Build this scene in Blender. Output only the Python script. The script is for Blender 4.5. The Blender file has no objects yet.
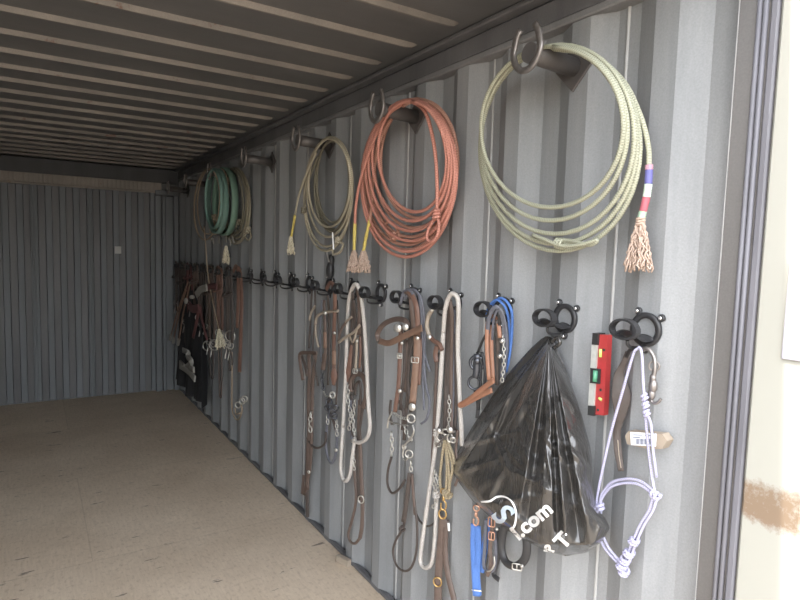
import bpy, math, random
from mathutils import Vector, Matrix
random.seed(7)
S = bpy.context.scene
COL = S.collection
PI = math.pi
# ------------------------------------------------------------------ camera frame
ROT = Matrix(((0.84668285, 0.02190137, -0.53164695),
              (-0.5313748, 0.08687326, -0.84267067),
              (0.02773026, 0.9959786, 0.08519194)))
FP = 582.0
EYE = 1.61
WX = 1.34          # inner face of the right wall
PITCH = 0.271      # corrugation pitch of the right wall
NEAR = 0.70        # front edge of the container
FAR = 6.70

def P(px, py, d=0.0):
    """point seen at (px,py) that stands d metres off the right wall"""
    r = ROT @ Vector((px - 400.0, 300.0 - py, -FP))
    p = r * ((WX - d) / r.x)
    p.z += EYE
    return p
def PY(px, py, y):
    r = ROT @ Vector((px - 400.0, 300.0 - py, -FP))
    p = r * (y / r.y); p.z += EYE
    return p

# ------------------------------------------------------------------ materials
def mat(name, col, rough=0.6, metal=0.0, var=0.0, vscale=8.0, col2=None, bump=0.0, bscale=60.0, spec=0.5, coat=0.0, stretch=None):
    m = bpy.data.materials.new(name); m.use_nodes = True
    nt = m.node_tree; b = nt.nodes['Principled BSDF']
    b.inputs['Base Color'].default_value = (*col, 1)
    b.inputs['Roughness'].default_value = rough
    b.inputs['Metallic'].default_value = metal
    b.inputs['Specular IOR Level'].default_value = spec
    b.inputs['Coat Weight'].default_value = coat
    tc = nt.nodes.new('ShaderNodeTexCoord')
    src = tc.outputs['Object']
    if stretch:
        mp = nt.nodes.new('ShaderNodeMapping'); mp.inputs['Scale'].default_value = stretch
        nt.links.new(src, mp.inputs['Vector']); src = mp.outputs['Vector']
    if col2 is not None:
        n = nt.nodes.new('ShaderNodeTexNoise'); n.inputs['Scale'].default_value = vscale; n.inputs['Detail'].default_value = 6
        nt.links.new(src, n.inputs['Vector'])
        r = nt.nodes.new('ShaderNodeValToRGB')
        r.color_ramp.elements[0].position = 0.5 - 0.5 * (1 - var) * 0.6 - 0.02
        r.color_ramp.elements[1].position = 0.5 + 0.5 * (1 - var) * 0.6 + 0.02
        r.color_ramp.elements[0].color = (*col, 1); r.color_ramp.elements[1].color = (*col2, 1)
        nt.links.new(n.outputs['Fac'], r.inputs['Fac']); nt.links.new(r.outputs['Color'], b.inputs['Base Color'])
    if bump > 0:
        n2 = nt.nodes.new('ShaderNodeTexNoise'); n2.inputs['Scale'].default_value = bscale; n2.inputs['Detail'].default_value = 4
        nt.links.new(src, n2.inputs['Vector'])
        bp = nt.nodes.new('ShaderNodeBump'); bp.inputs['Strength'].default_value = bump; bp.inputs['Distance'].default_value = 0.004
        nt.links.new(n2.outputs['Fac'], bp.inputs['Height']); nt.links.new(bp.outputs['Normal'], b.inputs['Normal'])
    return m

def rope_mat(name, c1, c2, rough=0.65, freq=60.0, mix=0.5):
    """braided rope: diamond pattern from the tube's UV"""
    m = bpy.data.materials.new(name); m.use_nodes = True
    nt = m.node_tree; b = nt.nodes['Principled BSDF']; b.inputs['Roughness'].default_value = rough
    uv = nt.nodes.new('ShaderNodeUVMap')
    sp = nt.nodes.new('ShaderNodeSeparateXYZ'); nt.links.new(uv.outputs[0], sp.inputs[0])
    def wave(sign):
        a = nt.nodes.new('ShaderNodeMath'); a.operation = 'MULTIPLY'; a.inputs[1].default_value = 2 * PI * 2 * sign
        nt.links.new(sp.outputs['X'], a.inputs[0])
        c = nt.nodes.new('ShaderNodeMath'); c.operation = 'MULTIPLY_ADD'; c.inputs[1].default_value = 2 * PI * freq
        nt.links.new(sp.outputs['Y'], c.inputs[0]); nt.links.new(a.outputs[0], c.inputs[2])
        s = nt.nodes.new('ShaderNodeMath'); s.operation = 'SINE'; nt.links.new(c.outputs[0], s.inputs[0])
        return s
    w1, w2 = wave(1), wave(-1)
    mx = nt.nodes.new('ShaderNodeMath'); mx.operation = 'MAXIMUM'
    nt.links.new(w1.outputs[0], mx.inputs[0]); nt.links.new(w2.outputs[0], mx.inputs[1])
    mr = nt.nodes.new('ShaderNodeMapRange'); mr.inputs[1].default_value = -0.6; mr.inputs[2].default_value = 1.0
    nt.links.new(mx.outputs[0], mr.inputs[0])
    mc = nt.nodes.new('ShaderNodeMix'); mc.data_type = 'RGBA'
    mc.inputs[6].default_value = (*c2, 1); mc.inputs[7].default_value = (*c1, 1)
    nt.links.new(mr.outputs[0], mc.inputs[0]); nt.links.new(mc.outputs[2], b.inputs['Base Color'])
    bp = nt.nodes.new('ShaderNodeBump'); bp.inputs['Strength'].default_value = 0.5; bp.inputs['Distance'].default_value = 0.002
    nt.links.new(mr.outputs[0], bp.inputs['Height']); nt.links.new(bp.outputs['Normal'], b.inputs['Normal'])
    return m

def dirty_paint(name, base, dark, rust, rough=0.5, rustiness=0.62, streak=(3, 3, 0.35), dust=None, zdust=0.0):
    m = bpy.data.materials.new(name); m.use_nodes = True
    nt = m.node_tree; b = nt.nodes['Principled BSDF']; b.inputs['Roughness'].default_value = rough
    tc = nt.nodes.new('ShaderNodeTexCoord')
    mp = nt.nodes.new('ShaderNodeMapping'); mp.inputs['Scale'].default_value = streak
    nt.links.new(tc.outputs['Object'], mp.inputs[0])
    n = nt.nodes.new('ShaderNodeTexNoise'); n.inputs['Scale'].default_value = 2.2; n.inputs['Detail'].default_value = 8; n.inputs['Roughness'].default_value = .65
    nt.links.new(mp.outputs[0], n.inputs['Vector'])
    r = nt.nodes.new('ShaderNodeValToRGB')
    r.color_ramp.elements[0].position = 0.3; r.color_ramp.elements[1].position = 0.7
    r.color_ramp.elements[0].color = (*dark, 1); r.color_ramp.elements[1].color = (*base, 1)
    nt.links.new(n.outputs['Fac'], r.inputs['Fac'])
    n2 = nt.nodes.new('ShaderNodeTexNoise'); n2.inputs['Scale'].default_value = 9; n2.inputs['Detail'].default_value = 9; n2.inputs['Roughness'].default_value = .7
    nt.links.new(tc.outputs['Object'], n2.inputs['Vector'])
    r2 = nt.nodes.new('ShaderNodeValToRGB')
    r2.color_ramp.elements[0].position = rustiness; r2.color_ramp.elements[1].position = rustiness + 0.06
    r2.color_ramp.elements[0].color = (0, 0, 0, 1); r2.color_ramp.elements[1].color = (1, 1, 1, 1)
    nt.links.new(n2.outputs['Fac'], r2.inputs['Fac'])
    mx = nt.nodes.new('ShaderNodeMix'); mx.data_type = 'RGBA'
    nt.links.new(r2.outputs['Color'], mx.inputs[0]); nt.links.new(r.outputs['Color'], mx.inputs[6]); mx.inputs[7].default_value = (*rust, 1)
    # fine speckle
    n3 = nt.nodes.new('ShaderNodeTexNoise'); n3.inputs['Scale'].default_value = 220; n3.inputs['Detail'].default_value = 2
    nt.links.new(tc.outputs['Object'], n3.inputs['Vector'])
    mr = nt.nodes.new('ShaderNodeMapRange'); mr.inputs[3].default_value = 0.82; mr.inputs[4].default_value = 1.18
    nt.links.new(n3.outputs['Fac'], mr.inputs[0])
    hs = nt.nodes.new('ShaderNodeMix'); hs.data_type = 'RGBA'; hs.blend_type = 'MULTIPLY'; hs.inputs[0].default_value = 1
    nt.links.new(mx.outputs[2], hs.inputs[6]); nt.links.new(mr.outputs[0], hs.inputs[7])
    nt.links.new(hs.outputs[2], b.inputs['Base Color'])
    bp = nt.nodes.new('ShaderNodeBump'); bp.inputs['Strength'].default_value = .15; bp.inputs['Distance'].default_value = .004
    nt.links.new(n2.outputs['Fac'], bp.inputs['Height']); nt.links.new(bp.outputs['Normal'], b.inputs['Normal'])
    return m

M = {}
M['back'] = dirty_paint('shaded back wall paint', (.19, .20, .215), (.14, .15, .16), (.16, .13, .11), .6, .72)  # darker than the side walls: light falloff at the far end put into the colour
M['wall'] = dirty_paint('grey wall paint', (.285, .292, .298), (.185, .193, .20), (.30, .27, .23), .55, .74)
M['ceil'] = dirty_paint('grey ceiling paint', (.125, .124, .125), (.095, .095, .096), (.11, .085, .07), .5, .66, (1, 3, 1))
M['rib'] = dirty_paint('worn ceiling rib', (.25, .225, .20), (.12, .113, .105), (.12, .06, .04), .5, .62, (1, 2, 1))
M['rail'] = dirty_paint('dark rail paint', (.15, .15, .155), (.09, .09, .095), (.2, .16, .14), .5, .68)
M['dark'] = dirty_paint('dark lintel paint', (.07, .07, .072), (.05, .05, .052), (.08, .06, .05), .6, .7)
M['lip'] = dirty_paint('lit rail lip paint', (.24, .24, .245), (.16, .16, .165), (.2, .16, .14), .5, .68)  # lighter version of the rail paint: the lit underside is put into the colour
M['post'] = dirty_paint('post paint', (.10, .094, .09), (.08, .076, .074), (.2, .17, .14), .5, .7)
M['gasket'] = mat('door gasket rubber', (.105, .105, .12), .6, col2=(.15, .15, .17), var=.3, vscale=20, stretch=(1, 1, .2))
M['header'] = dirty_paint('tan header', (.34, .30, .26), (.24, .215, .19), (.25, .15, .1), .6, .62, (1, 1, 1))
M['seam'] = mat('seam bead', (.42, .42, .41), .5, col2=(.30, .30, .30), vscale=9)
M['black'] = mat('black coated steel', (.028, .028, .030), .42, 0.0, bump=.15, bscale=200)
M['pegm'] = mat('dark peg steel', (.085, .08, .08), .5, .3, col2=(.12, .11, .105), vscale=30, bump=.2)
M['steel'] = mat('worn steel', (.34, .32, .31), .42, .75, col2=(.20, .18, .17), vscale=60)
M['bright'] = mat('bright screw steel', (.75, .76, .76), .25, .9)
M['silver'] = mat('silver fitting', (.62, .61, .58), .35, .8, col2=(.5, .48, .45), vscale=90)
M['brass'] = mat('brass', (.65, .43, .16), .3, .85, col2=(.45, .3, .15), vscale=80)
M['rose'] = mat('copper buckle', (.62, .36, .26), .35, .8)
M['dbrown'] = mat('dark brown leather', (.050, .040, .036), .55, col2=(.078, .060, .052), vscale=40, bump=.3)
M['brown'] = mat('brown leather', (.085, .060, .050), .52, col2=(.125, .088, .072), vscale=40, bump=.3)
M['rust'] = mat('russet leather', (.120, .066, .050), .5, col2=(.175, .098, .072), vscale=40, bump=.3)
M['tan'] = mat('tan leather', (.22, .135, .095), .5, col2=(.16, .098, .07), vscale=40, bump=.3)
M['tan2'] = mat('reddish tan leather', (.34, .165, .10), .48, col2=(.25, .12, .075), vscale=40, bump=.3)
M['rawhide'] = mat('rawhide', (.38, .32, .26), .55, col2=(.25, .21, .165), vscale=120, bump=.3)
M['blackl'] = mat('black leather', (.03, .03, .032), .5, bump=.3)
M['darkmetal'] = mat('blued bit steel', (.10, .105, .12), .35, .8)
M['cream_rope'] = rope_mat('cream green lariat', (.40, .40, .30), (.24, .25, .19), freq=150)
M['cream_wall'] = M['cream_rope']
M['orange_rope'] = rope_mat('coral lariat', (.53, .235, .18), (.38, .16, .12), freq=110)
M['salmon_rope'] = rope_mat('salmon lariat', (.52, .28, .21), (.36, .18, .13), freq=110)
M['khaki_rope'] = rope_mat('khaki lariat', (.42, .375, .28), (.26, .235, .175), freq=110)
M['olive_rope'] = rope_mat('dark olive lariat', (.22, .2, .15), (.12, .11, .08), freq=110)
M['tan_rope'] = rope_mat('tan lariat', (.42, .33, .24), (.25, .19, .13), freq=110)
M['mint'] = mat('mint green webbing', (.13, .24, .205), .7, col2=(.17, .27, .235), vscale=20, bump=.4, bscale=300)
M['mint2'] = mat('pale green webbing', (.14, .25, .19), .7, col2=(.18, .28, .22), vscale=20, bump=.4, bscale=300)
M['white_rope'] = mat('white braided rein', (.54, .51, .48), .75, col2=(.40, .37, .34), vscale=160, bump=.6, bscale=220)
M['halter_rope'] = rope_mat('lilac white halter rope', (.46, .45, .58), (.31, .30, .46), freq=160)
M['straw_rope'] = rope_mat('straw cord', (.34, .28, .18), (.22, .18, .12), freq=90)
M['yellow'] = mat('yellow wrap', (.62, .50, .12), .6, col2=(.45, .36, .10), vscale=90)
M['wrapred'] = mat('red wrap', (.45, .12, .15), .6)
M['wrappink'] = mat('pink wrap', (.5, .28, .36), .6)
M['wrapblue'] = mat('blue wrap', (.12, .12, .32), .6)
M['wrapwhite'] = mat('pale wrap', (.70, .74, .66), .6, col2=(.45, .62, .5), vscale=200)
M['wrapgreen'] = mat('green wrap', (.40, .55, .42), .6)
M['tassel'] = mat('pinkish tassel twine', (.56, .43, .35), .85, col2=(.34, .25, .20), vscale=150)
M['tassel2'] = mat('cream tassel twine', (.70, .64, .50), .8, col2=(.5, .45, .34), vscale=150)
M['blue'] = mat('blue nylon', (.06, .15, .42), .65, col2=(.09, .20, .52), vscale=200, bump=.6, bscale=400)
M['slate'] = mat('slate cord', (.14, .15, .18), .6, col2=(.09, .09, .11), vscale=80)
M['bag'] = mat('glossy black plastic film', (.042, .040, .038), .16, 0, bump=.8, bscale=15, coat=.35, spec=.7, stretch=(1.0, 1.6, .4))
M['bagwhite'] = mat('white print', (.85, .85, .85), .4)
M['bagblue'] = mat('pale blue print', (.62, .72, .82), .4)
M['red'] = mat('red painted metal', (.42, .04, .045), .4, col2=(.34, .045, .04), vscale=40)
M['clearv'] = mat('pale level window', (.50, .51, .48), .4, col2=(.36, .36, .34), vscale=60)
M['green'] = mat('green vial', (.10, .32, .20), .2)
M['yel2'] = mat('vial fluid', (.55, .75, .2), .1)
M['blackp'] = mat('black plastic', (.03, .03, .03), .4)
M['wood'] = mat('tan wood', (.38, .32, .25), .6, col2=(.29, .24, .19), vscale=30, bump=.2, stretch=(1, .15, 1))
M['paper'] = mat('white label paper', (.78, .80, .85), .5)
M['ink'] = mat('label ink', (.12, .14, .22), .5)
M['fabric'] = mat('black cloth', (.02, .02, .022), .85, bump=.6, bscale=90)
M['redhalter'] = mat('dull red nylon', (.11, .045, .045), .7)
M['offwhite'] = mat('off white nylon', (.27, .26, .235), .75)
M['placard'] = mat('lilac placard', (.33, .32, .36), .5, col2=(.28, .28, .32), vscale=12)
M['sticker'] = mat('grey sticker', (.50, .50, .48), .6)
def crinkle(m):
    nt = m.node_tree; bp = [n for n in nt.nodes if n.type == 'BUMP'][0]; n2 = bp.inputs['Height'].links[0].from_node
    a = nt.nodes.new('ShaderNodeMath'); a.operation = 'SUBTRACT'; a.inputs[1].default_value = .5; nt.links.new(n2.outputs['Fac'], a.inputs[0])
    b = nt.nodes.new('ShaderNodeMath'); b.operation = 'ABSOLUTE'; nt.links.new(a.outputs[0], b.inputs[0])
    c = nt.nodes.new('ShaderNodeMath'); c.operation = 'POWER'; c.inputs[1].default_value = .6; nt.links.new(b.outputs[0], c.inputs[0])
    nt.links.new(c.outputs[0], bp.inputs['Height']); bp.inputs['Distance'].default_value = .006
crinkle(M['bag'])
# plywood floor
def floor_mat():
    m = bpy.data.materials.new('worn plywood'); m.use_nodes = True
    nt = m.node_tree; b = nt.nodes['Principled BSDF']; b.inputs['Roughness'].default_value = .75
    tc = nt.nodes.new('ShaderNodeTexCoord')
    def noise(scale, sc=(1, 1, 1), det=6, rough=.6):
        mp = nt.nodes.new('ShaderNodeMapping'); mp.inputs['Scale'].default_value = sc
        nt.links.new(tc.outputs['Object'], mp.inputs[0])
        n = nt.nodes.new('ShaderNodeTexNoise'); n.inputs['Scale'].default_value = scale; n.inputs['Detail'].default_value = det; n.inputs['Roughness'].default_value = rough
        nt.links.new(mp.outputs[0], n.inputs['Vector']); return n
    def ramp(n, p0, p1, c0, c1):
        r = nt.nodes.new('ShaderNodeValToRGB'); r.color_ramp.elements[0].position = p0; r.color_ramp.elements[1].position = p1
        r.color_ramp.elements[0].color = (*c0, 1); r.color_ramp.elements[1].color = (*c1, 1)
        nt.links.new(n.outputs['Fac'], r.inputs['Fac']); return r
    def mix(a, bb, f, mode='MIX'):
        x = nt.nodes.new('ShaderNodeMix'); x.data_type = 'RGBA'; x.blend_type = mode
        if isinstance(f, float): x.inputs[0].default_value = f
        else: nt.links.new(f, x.inputs[0])
        nt.links.new(a, x.inputs[6])
        if isinstance(bb, tuple): x.inputs[7].default_value = (*bb, 1)
        else: nt.links.new(bb, x.inputs[7])
        return x.outputs[2]
    base = ramp(noise(1.6), .3, .7, (.65, .53, .40), (.79, .67, .53))
    grain = ramp(noise(9, (9, 1.2, 1), 8, .75), .3, .75, (.84, .82, .80), (1.06, 1.06, 1.06))
    c = mix(base.outputs['Color'], grain.outputs['Color'], 1.0, 'MULTIPLY')
    speck = ramp(noise(55, (1, .7, 1), 3), .36, .46, (.72, .68, .65), (1, 1, 1))
    c = mix(c, speck.outputs['Color'], .45, 'MULTIPLY')
    stain = ramp(noise(3.1, (1.4, 3.2, 1), 9, .75), .62, .72, (0, 0, 0), (.8, .8, .8))
    c = mix(c, (.16, .13, .11), stain.outputs['Color'])
    chip = ramp(noise(7.3, (.7, 3.2, 1), 4, .6), .665, .69, (0, 0, 0), (.85, .85, .85))
    c = mix(c, (.17, .135, .11), chip.outputs['Color'])
    br = nt.nodes.new('ShaderNodeTexBrick'); br.inputs['Scale'].default_value = 1; br.inputs['Brick Width'].default_value = 2.44; br.inputs['Row Height'].default_value = 1.22
    br.inputs['Mortar Size'].default_value = .0035; br.inputs['Color1'].default_value = (.95, .94, .93, 1); br.inputs['Color2'].default_value = (1.0, .99, .98, 1); br.inputs['Mortar'].default_value = (.86, .84, .82, 1)
    mpb = nt.nodes.new('ShaderNodeMapping'); mpb.inputs['Location'].default_value = (1.0, -.75, 0); nt.links.new(tc.outputs['Object'], mpb.inputs[0]); nt.links.new(mpb.outputs[0], br.inputs['Vector'])
    c = mix(c, br.outputs['Color'], 1.0, 'MULTIPLY')
    nt.links.new(c, b.inputs['Base Color'])
    bp = nt.nodes.new('ShaderNodeBump'); bp.inputs['Strength'].default_value = .3; bp.inputs['Distance'].default_value = .004
    nt.links.new(grain.outputs['Color'], bp.inputs['Height']); nt.links.new(bp.outputs['Normal'], b.inputs['Normal'])
    return m
M['floor'] = floor_mat()
M['ground'] = mat('sandy gravel', (.24, .20, .155), .9, col2=(.18, .145, .11), vscale=14, bump=.8, bscale=40)
# cream door paint with one brown dirt patch of its own
def door_mat():
    m = bpy.data.materials.new('cream door paint'); m.use_nodes = True
    nt = m.node_tree; b = nt.nodes['Principled BSDF']; b.inputs['Roughness'].default_value = .55
    tc = nt.nodes.new('ShaderNodeTexCoord')
    c0 = P(766, 505)
    mp = nt.nodes.new('ShaderNodeMapping'); mp.inputs['Location'].default_value = (0, 0, -c0.z); mp.inputs['Scale'].default_value = (0.0, 0.0, 1.0)
    nt.links.new(tc.outputs['Object'], mp.inputs[0])
    ln = nt.nodes.new('ShaderNodeVectorMath'); ln.operation = 'LENGTH'; nt.links.new(mp.outputs[0], ln.inputs[0])
    n = nt.nodes.new('ShaderNodeTexNoise'); n.inputs['Scale'].default_value = 22; n.inputs['Detail'].default_value = 9; n.inputs['Roughness'].default_value = .75
    nt.links.new(tc.outputs['Object'], n.inputs['Vector'])
    md = nt.nodes.new('ShaderNodeMapRange'); md.inputs[1].default_value = .03; md.inputs[2].default_value = .085; md.inputs[3].default_value = .50; md.inputs[4].default_value = -.1
    nt.links.new(ln.outputs['Value'], md.inputs[0])
    ad = nt.nodes.new('ShaderNodeMath'); ad.operation = 'ADD'; nt.links.new(md.outputs[0], ad.inputs[0]); nt.links.new(n.outputs['Fac'], ad.inputs[1])
    r = nt.nodes.new('ShaderNodeValToRGB'); r.color_ramp.elements[0].position = .80; r.color_ramp.elements[1].position = 1.25
    r.color_ramp.elements[0].color = (.335, .335, .30, 1); r.color_ramp.elements[1].color = (.20, .145, .10, 1)
    nt.links.new(ad.outputs[0], r.inputs['Fac']); nt.links.new(r.outputs['Color'], b.inputs['Base Color'])
    return m
M['door'] = door_mat()

# ------------------------------------------------------------------ mesh builder
class MB:
    def __init__(s): s.v = []; s.f = []; s.uv = []; s.sm = []; s.mi = []; s.cur = 0
    def face(s, idx, uv=None, smooth=True):
        s.f.append(tuple(idx)); s.uv.append(uv or [(0, 0)] * len(idx)); s.sm.append(smooth); s.mi.append(s.cur)
    def box(s, c, size, rot=None, bev=0.0, smooth=False):
        c = Vector(c); hx, hy, hz = size[0] / 2, size[1] / 2, size[2] / 2
        R = rot if rot is not None else Matrix.Identity(3)
        b = min(bev, hx * .9, hy * .9, hz * .9)
        if b <= 0:
            n = len(s.v)
            for sx in (-1, 1):
                for sy in (-1, 1):
                    for sz in (-1, 1): s.v.append(c + R @ Vector((sx * hx, sy * hy, sz * hz)))
            for q in ((0, 1, 3, 2), (4, 6, 7, 5), (0, 4, 5, 1), (2, 3, 7, 6), (0, 2, 6, 4), (1, 5, 7, 3)): s.face([n + i for i in q], smooth=False)
            return s
        # chamfered box: 24 verts
        n = len(s.v); idx = {}
        for sx in (-1, 1):
            for sy in (-1, 1):
                for sz in (-1, 1):
                    for ax in range(3):
                        p = [sx * (hx - b), sy * (hy - b), sz * (hz - b)]
                        p[ax] = (sx * hx, sy * hy, sz * hz)[ax]
                        idx[(sx, sy, sz, ax)] = len(s.v); s.v.append(c + R @ Vector(p))
        def F(ks): s.face([idx[k] for k in ks], smooth=smooth)
        for sx in (-1, 1):
            q = [(sx, -1, -1, 0), (sx, 1, -1, 0), (sx, 1, 1, 0), (sx, -1, 1, 0)]; F(q if sx > 0 else q[::-1])
            q = [(-1, sx, -1, 1), (-1, sx, 1, 1), (1, sx, 1, 1), (1, sx, -1, 1)]; F(q if sx > 0 else q[::-1])
            q = [(-1, -1, sx, 2), (1, -1, sx, 2), (1, 1, sx, 2), (-1, 1, sx, 2)]; F(q if sx > 0 else q[::-1])
        for a in (-1, 1):
            for c2 in (-1, 1):
                F([(-1, a, c2, 1), (1, a, c2, 1), (1, a, c2, 2), (-1, a, c2, 2)])
                F([(a, -1, c2, 0), (a, 1, c2, 0), (a, 1, c2, 2), (a, -1, c2, 2)])
                F([(a, c2, -1, 0), (a, c2, 1, 0), (a, c2, 1, 1), (a, c2, -1, 1)])
                for d in (-1, 1): F([(a, c2, d, 0), (a, c2, d, 1), (a, c2, d, 2)]) if d > 0 else None
        for a in (-1, 1):
            for c2 in (-1, 1): F([(a, c2, -1, 0), (a, c2, -1, 1), (a, c2, -1, 2)])
        return s
    def tube(s, pts, r, n=8, closed=False, caps=True):
        """round sweep; r is a number or f(length, t)"""
        N = len(pts); T = []
        for i in range(N):
            a = pts[(i - 1) % N] if (closed or i > 0) else pts[i]
            b = pts[(i + 1) % N] if (closed or i < N - 1) else pts[i]
            t = b - a
            T.append(t.normalized() if t.length > 1e-9 else Vector((0, 0, 1)))
        u = T[0].orthogonal().normalized(); base = len(s.v); L = 0; Ls = []
        for i in range(N):
            if i: L += (pts[i] - pts[i - 1]).length
            Ls.append(L)
        tot = max(L, 1e-6)
        for i in range(N):
            u = (u - T[i] * u.dot(T[i])); u = u.normalized() if u.length > 1e-6 else T[i].orthogonal().normalized()
            w = T[i].cross(u); rr = r(Ls[i], Ls[i] / tot) if callable(r) else r
            for k in range(n):
                a = 2 * PI * k / n; s.v.append(pts[i] + (u * math.cos(a) + w * math.sin(a)) * rr)
        M_ = N if closed else N - 1
        for i in range(M_):
            j = (i + 1) % N; l0 = Ls[i]; l1 = Ls[j] if j else L + (pts[0] - pts[-1]).length
            for k in range(n):
                k2 = (k + 1) % n
                s.face([base + i * n + k, base + i * n + k2, base + j * n + k2, base + j * n + k],
                       [(k / n, l0), ((k + 1) / n, l0), ((k + 1) / n, l1), (k / n, l1)])
        if not closed and caps:
            s.face([base + k for k in range(n)][::-1], smooth=False); s.face([base + (N - 1) * n + k for k in range(n)], smooth=False)
        return s
    def strap(s, pts, w, th=0.003, nrm=(-.8, -.6, 0), closed=False):
        """flat band; w number or f(t)"""
        N = len(pts); nrm = Vector(nrm).normalized(); base = len(s.v); prev = None; L = 0; Ls = []
        for i in range(N):
            if i: L += (pts[i] - pts[i - 1]).length
            Ls.append(L)
        for i in range(N):
            a = pts[(i - 1) % N] if (closed or i > 0) else pts[i]
            b = pts[(i + 1) % N] if (closed or i < N - 1) else pts[i]
            t = (b - a).normalized(); side = t.cross(nrm)
            if side.length < .25 and prev is not None: side = prev - t * prev.dot(t)
            side = side.normalized() if side.length > 1e-6 else t.orthogonal().normalized()
            if prev is not None and side.dot(prev) < 0: side = -side
            prev = side; up = side.cross(t).normalized()
            ww = (w(Ls[i] / max(L, 1e-6)) if callable(w) else w) / 2
            for (a1, b1) in ((-1, -.5), (-.9, -1), (.9, -1), (1, -.5), (1, .5), (.9, 1), (-.9, 1), (-1, .5)):
                s.v.append(pts[i] + side * ww * a1 + up * th / 2 * b1)
        M_ = N if closed else N - 1
        for i in range(M_):
            j = (i + 1) % N
            for k in range(8):
                k2 = (k + 1) % 8
                s.face([base + i * 8 + k, base + i * 8 + k2, base + j * 8 + k2, base + j * 8 + k], [(k / 8, Ls[i]), (k / 8 + .125, Ls[i]), (k / 8 + .125, Ls[j]), (k / 8, Ls[j])])
        if not closed:
            s.face([base + k for k in range(8)][::-1], smooth=False); s.face([base + (N - 1) * 8 + k for k in range(8)], smooth=False)
        return s
    def torus(s, c, nrm, R, r, n=20, m=8, sx=1.0, up=None):
        c = Vector(c); nrm = Vector(nrm).normalized()
        u = Vector(up) if up else Vector((0, 0, 1)); u = u - nrm * u.dot(nrm)
        u = u.normalized() if u.length > 1e-4 else nrm.orthogonal().normalized()
        w = nrm.cross(u)
        return s.tube([c + u * R * math.cos(2 * PI * i / n) + w * R * sx * math.sin(2 * PI * i / n) for i in range(n)], r, m, closed=True)
    def disc(s, c, nrm, prof, n=20):
        """lathe about nrm; prof = [(radius, height)...]"""
        c = Vector(c); nrm = Vector(nrm).normalized(); u = nrm.orthogonal().normalized(); w = nrm.cross(u); base = len(s.v)
        for (r, h) in prof:
            for k in range(n):
                a = 2 * PI * k / n; s.v.append(c + nrm * h + (u * math.cos(a) + w * math.sin(a)) * r)
        for i in range(len(prof) - 1):
            for k in range(n):
                k2 = (k + 1) % n; s.face([base + i * n + k, base + i * n + k2, base + (i + 1) * n + k2, base + (i + 1) * n + k])
        s.face([base + k for k in range(n)][::-1], smooth=False); s.face([base + (len(prof) - 1) * n + k for k in range(n)], smooth=False)
        return s
    def ball(s, c, r, n=12, m=8, sc=(1, 1, 1)):
        c = Vector(c); base = len(s.v)
        for i in range(1, m):
            a = PI * i / m
            for k in range(n):
                b = 2 * PI * k / n; s.v.append(c + Vector((math.sin(a) * math.cos(b) * sc[0], math.sin(a) * math.sin(b) * sc[1], math.cos(a) * sc[2])) * r)
        t = len(s.v); s.v.append(c + Vector((0, 0, r * sc[2]))); s.v.append(c - Vector((0, 0, r * sc[2])))
        for i in range(m - 2):
            for k in range(n):
                k2 = (k + 1) % n; s.face([base + i * n + k, base + (i + 1) * n + k, base + (i + 1) * n + k2, base + i * n + k2])
        for k in range(n):
            k2 = (k + 1) % n; s.face([t, base + k, base + k2]); s.face([t + 1, base + (m - 2) * n + k2, base + (m - 2) * n + k])
        return s
    def slab(s, pts, off):
        """closed polygon pts extruded by vector off"""
        n = len(pts); base = len(s.v); off = Vector(off)
        s.v += [Vector(p) for p in pts] + [Vector(p) + off for p in pts]
        s.face([base + i for i in range(n)][::-1], smooth=False); s.face([base + n + i for i in range(n)], smooth=False)
        for i in range(n):
            j = (i + 1) % n; s.face([base + i, base + j, base + n + j, base + n + i], smooth=False)
        return s
    def chain(s, pts, r=.004, wire=.0013):
        """oval links along a path"""
        L = [0]
        for i in range(1, len(pts)): L.append(L[-1] + (pts[i] - pts[i - 1]).length)
        step = r * 2.1; n = max(2, int(L[-1] / step)); j = 0
        for k in range(n):
            d = L[-1] * (k + .5) / n
            while j < len(L) - 2 and L[j + 1] < d: j += 1
            t = (pts[j + 1] - pts[j]).normalized(); p = pts[j] + t * (d - L[j])
            nr = Vector((-.8, -.6, 0)) if k % 2 else Vector((.6, -.8, 0))
            nr = (nr - t * nr.dot(t)).normalized()
            s.torus(p, nr, r * 1.35, wire, 10, 5, sx=.6, up=t)
        return s
    def build(s, name, m, parent=None, loc=None):
        me = bpy.data.meshes.new(name)
        o = bpy.data.objects.new(name, me); COL.objects.link(o)
        off = Vector(loc) if loc is not None else (parent_world(parent) if parent else Vector((0, 0, 0)))
        me.from_pydata([tuple(p - off) for p in s.v], [], s.f)
        ul = me.uv_layers.new(name='UVMap'); k = 0
        flat = []
        for q in s.uv:
            for c in q: flat += [c[0], c[1]]
        ul.data.foreach_set('uv', flat)
        me.polygons.foreach_set('use_smooth', s.sm)
        ms = m if isinstance(m, (list, tuple)) else [m]
        for x in ms: me.materials.append(M[x] if isinstance(x, str) else x)
        if len(ms) > 1: me.polygons.foreach_set('material_index', s.mi)
        me.validate(); me.update()
        if parent: o.parent = parent
        elif loc is not None: o.location = off
        return o

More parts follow.
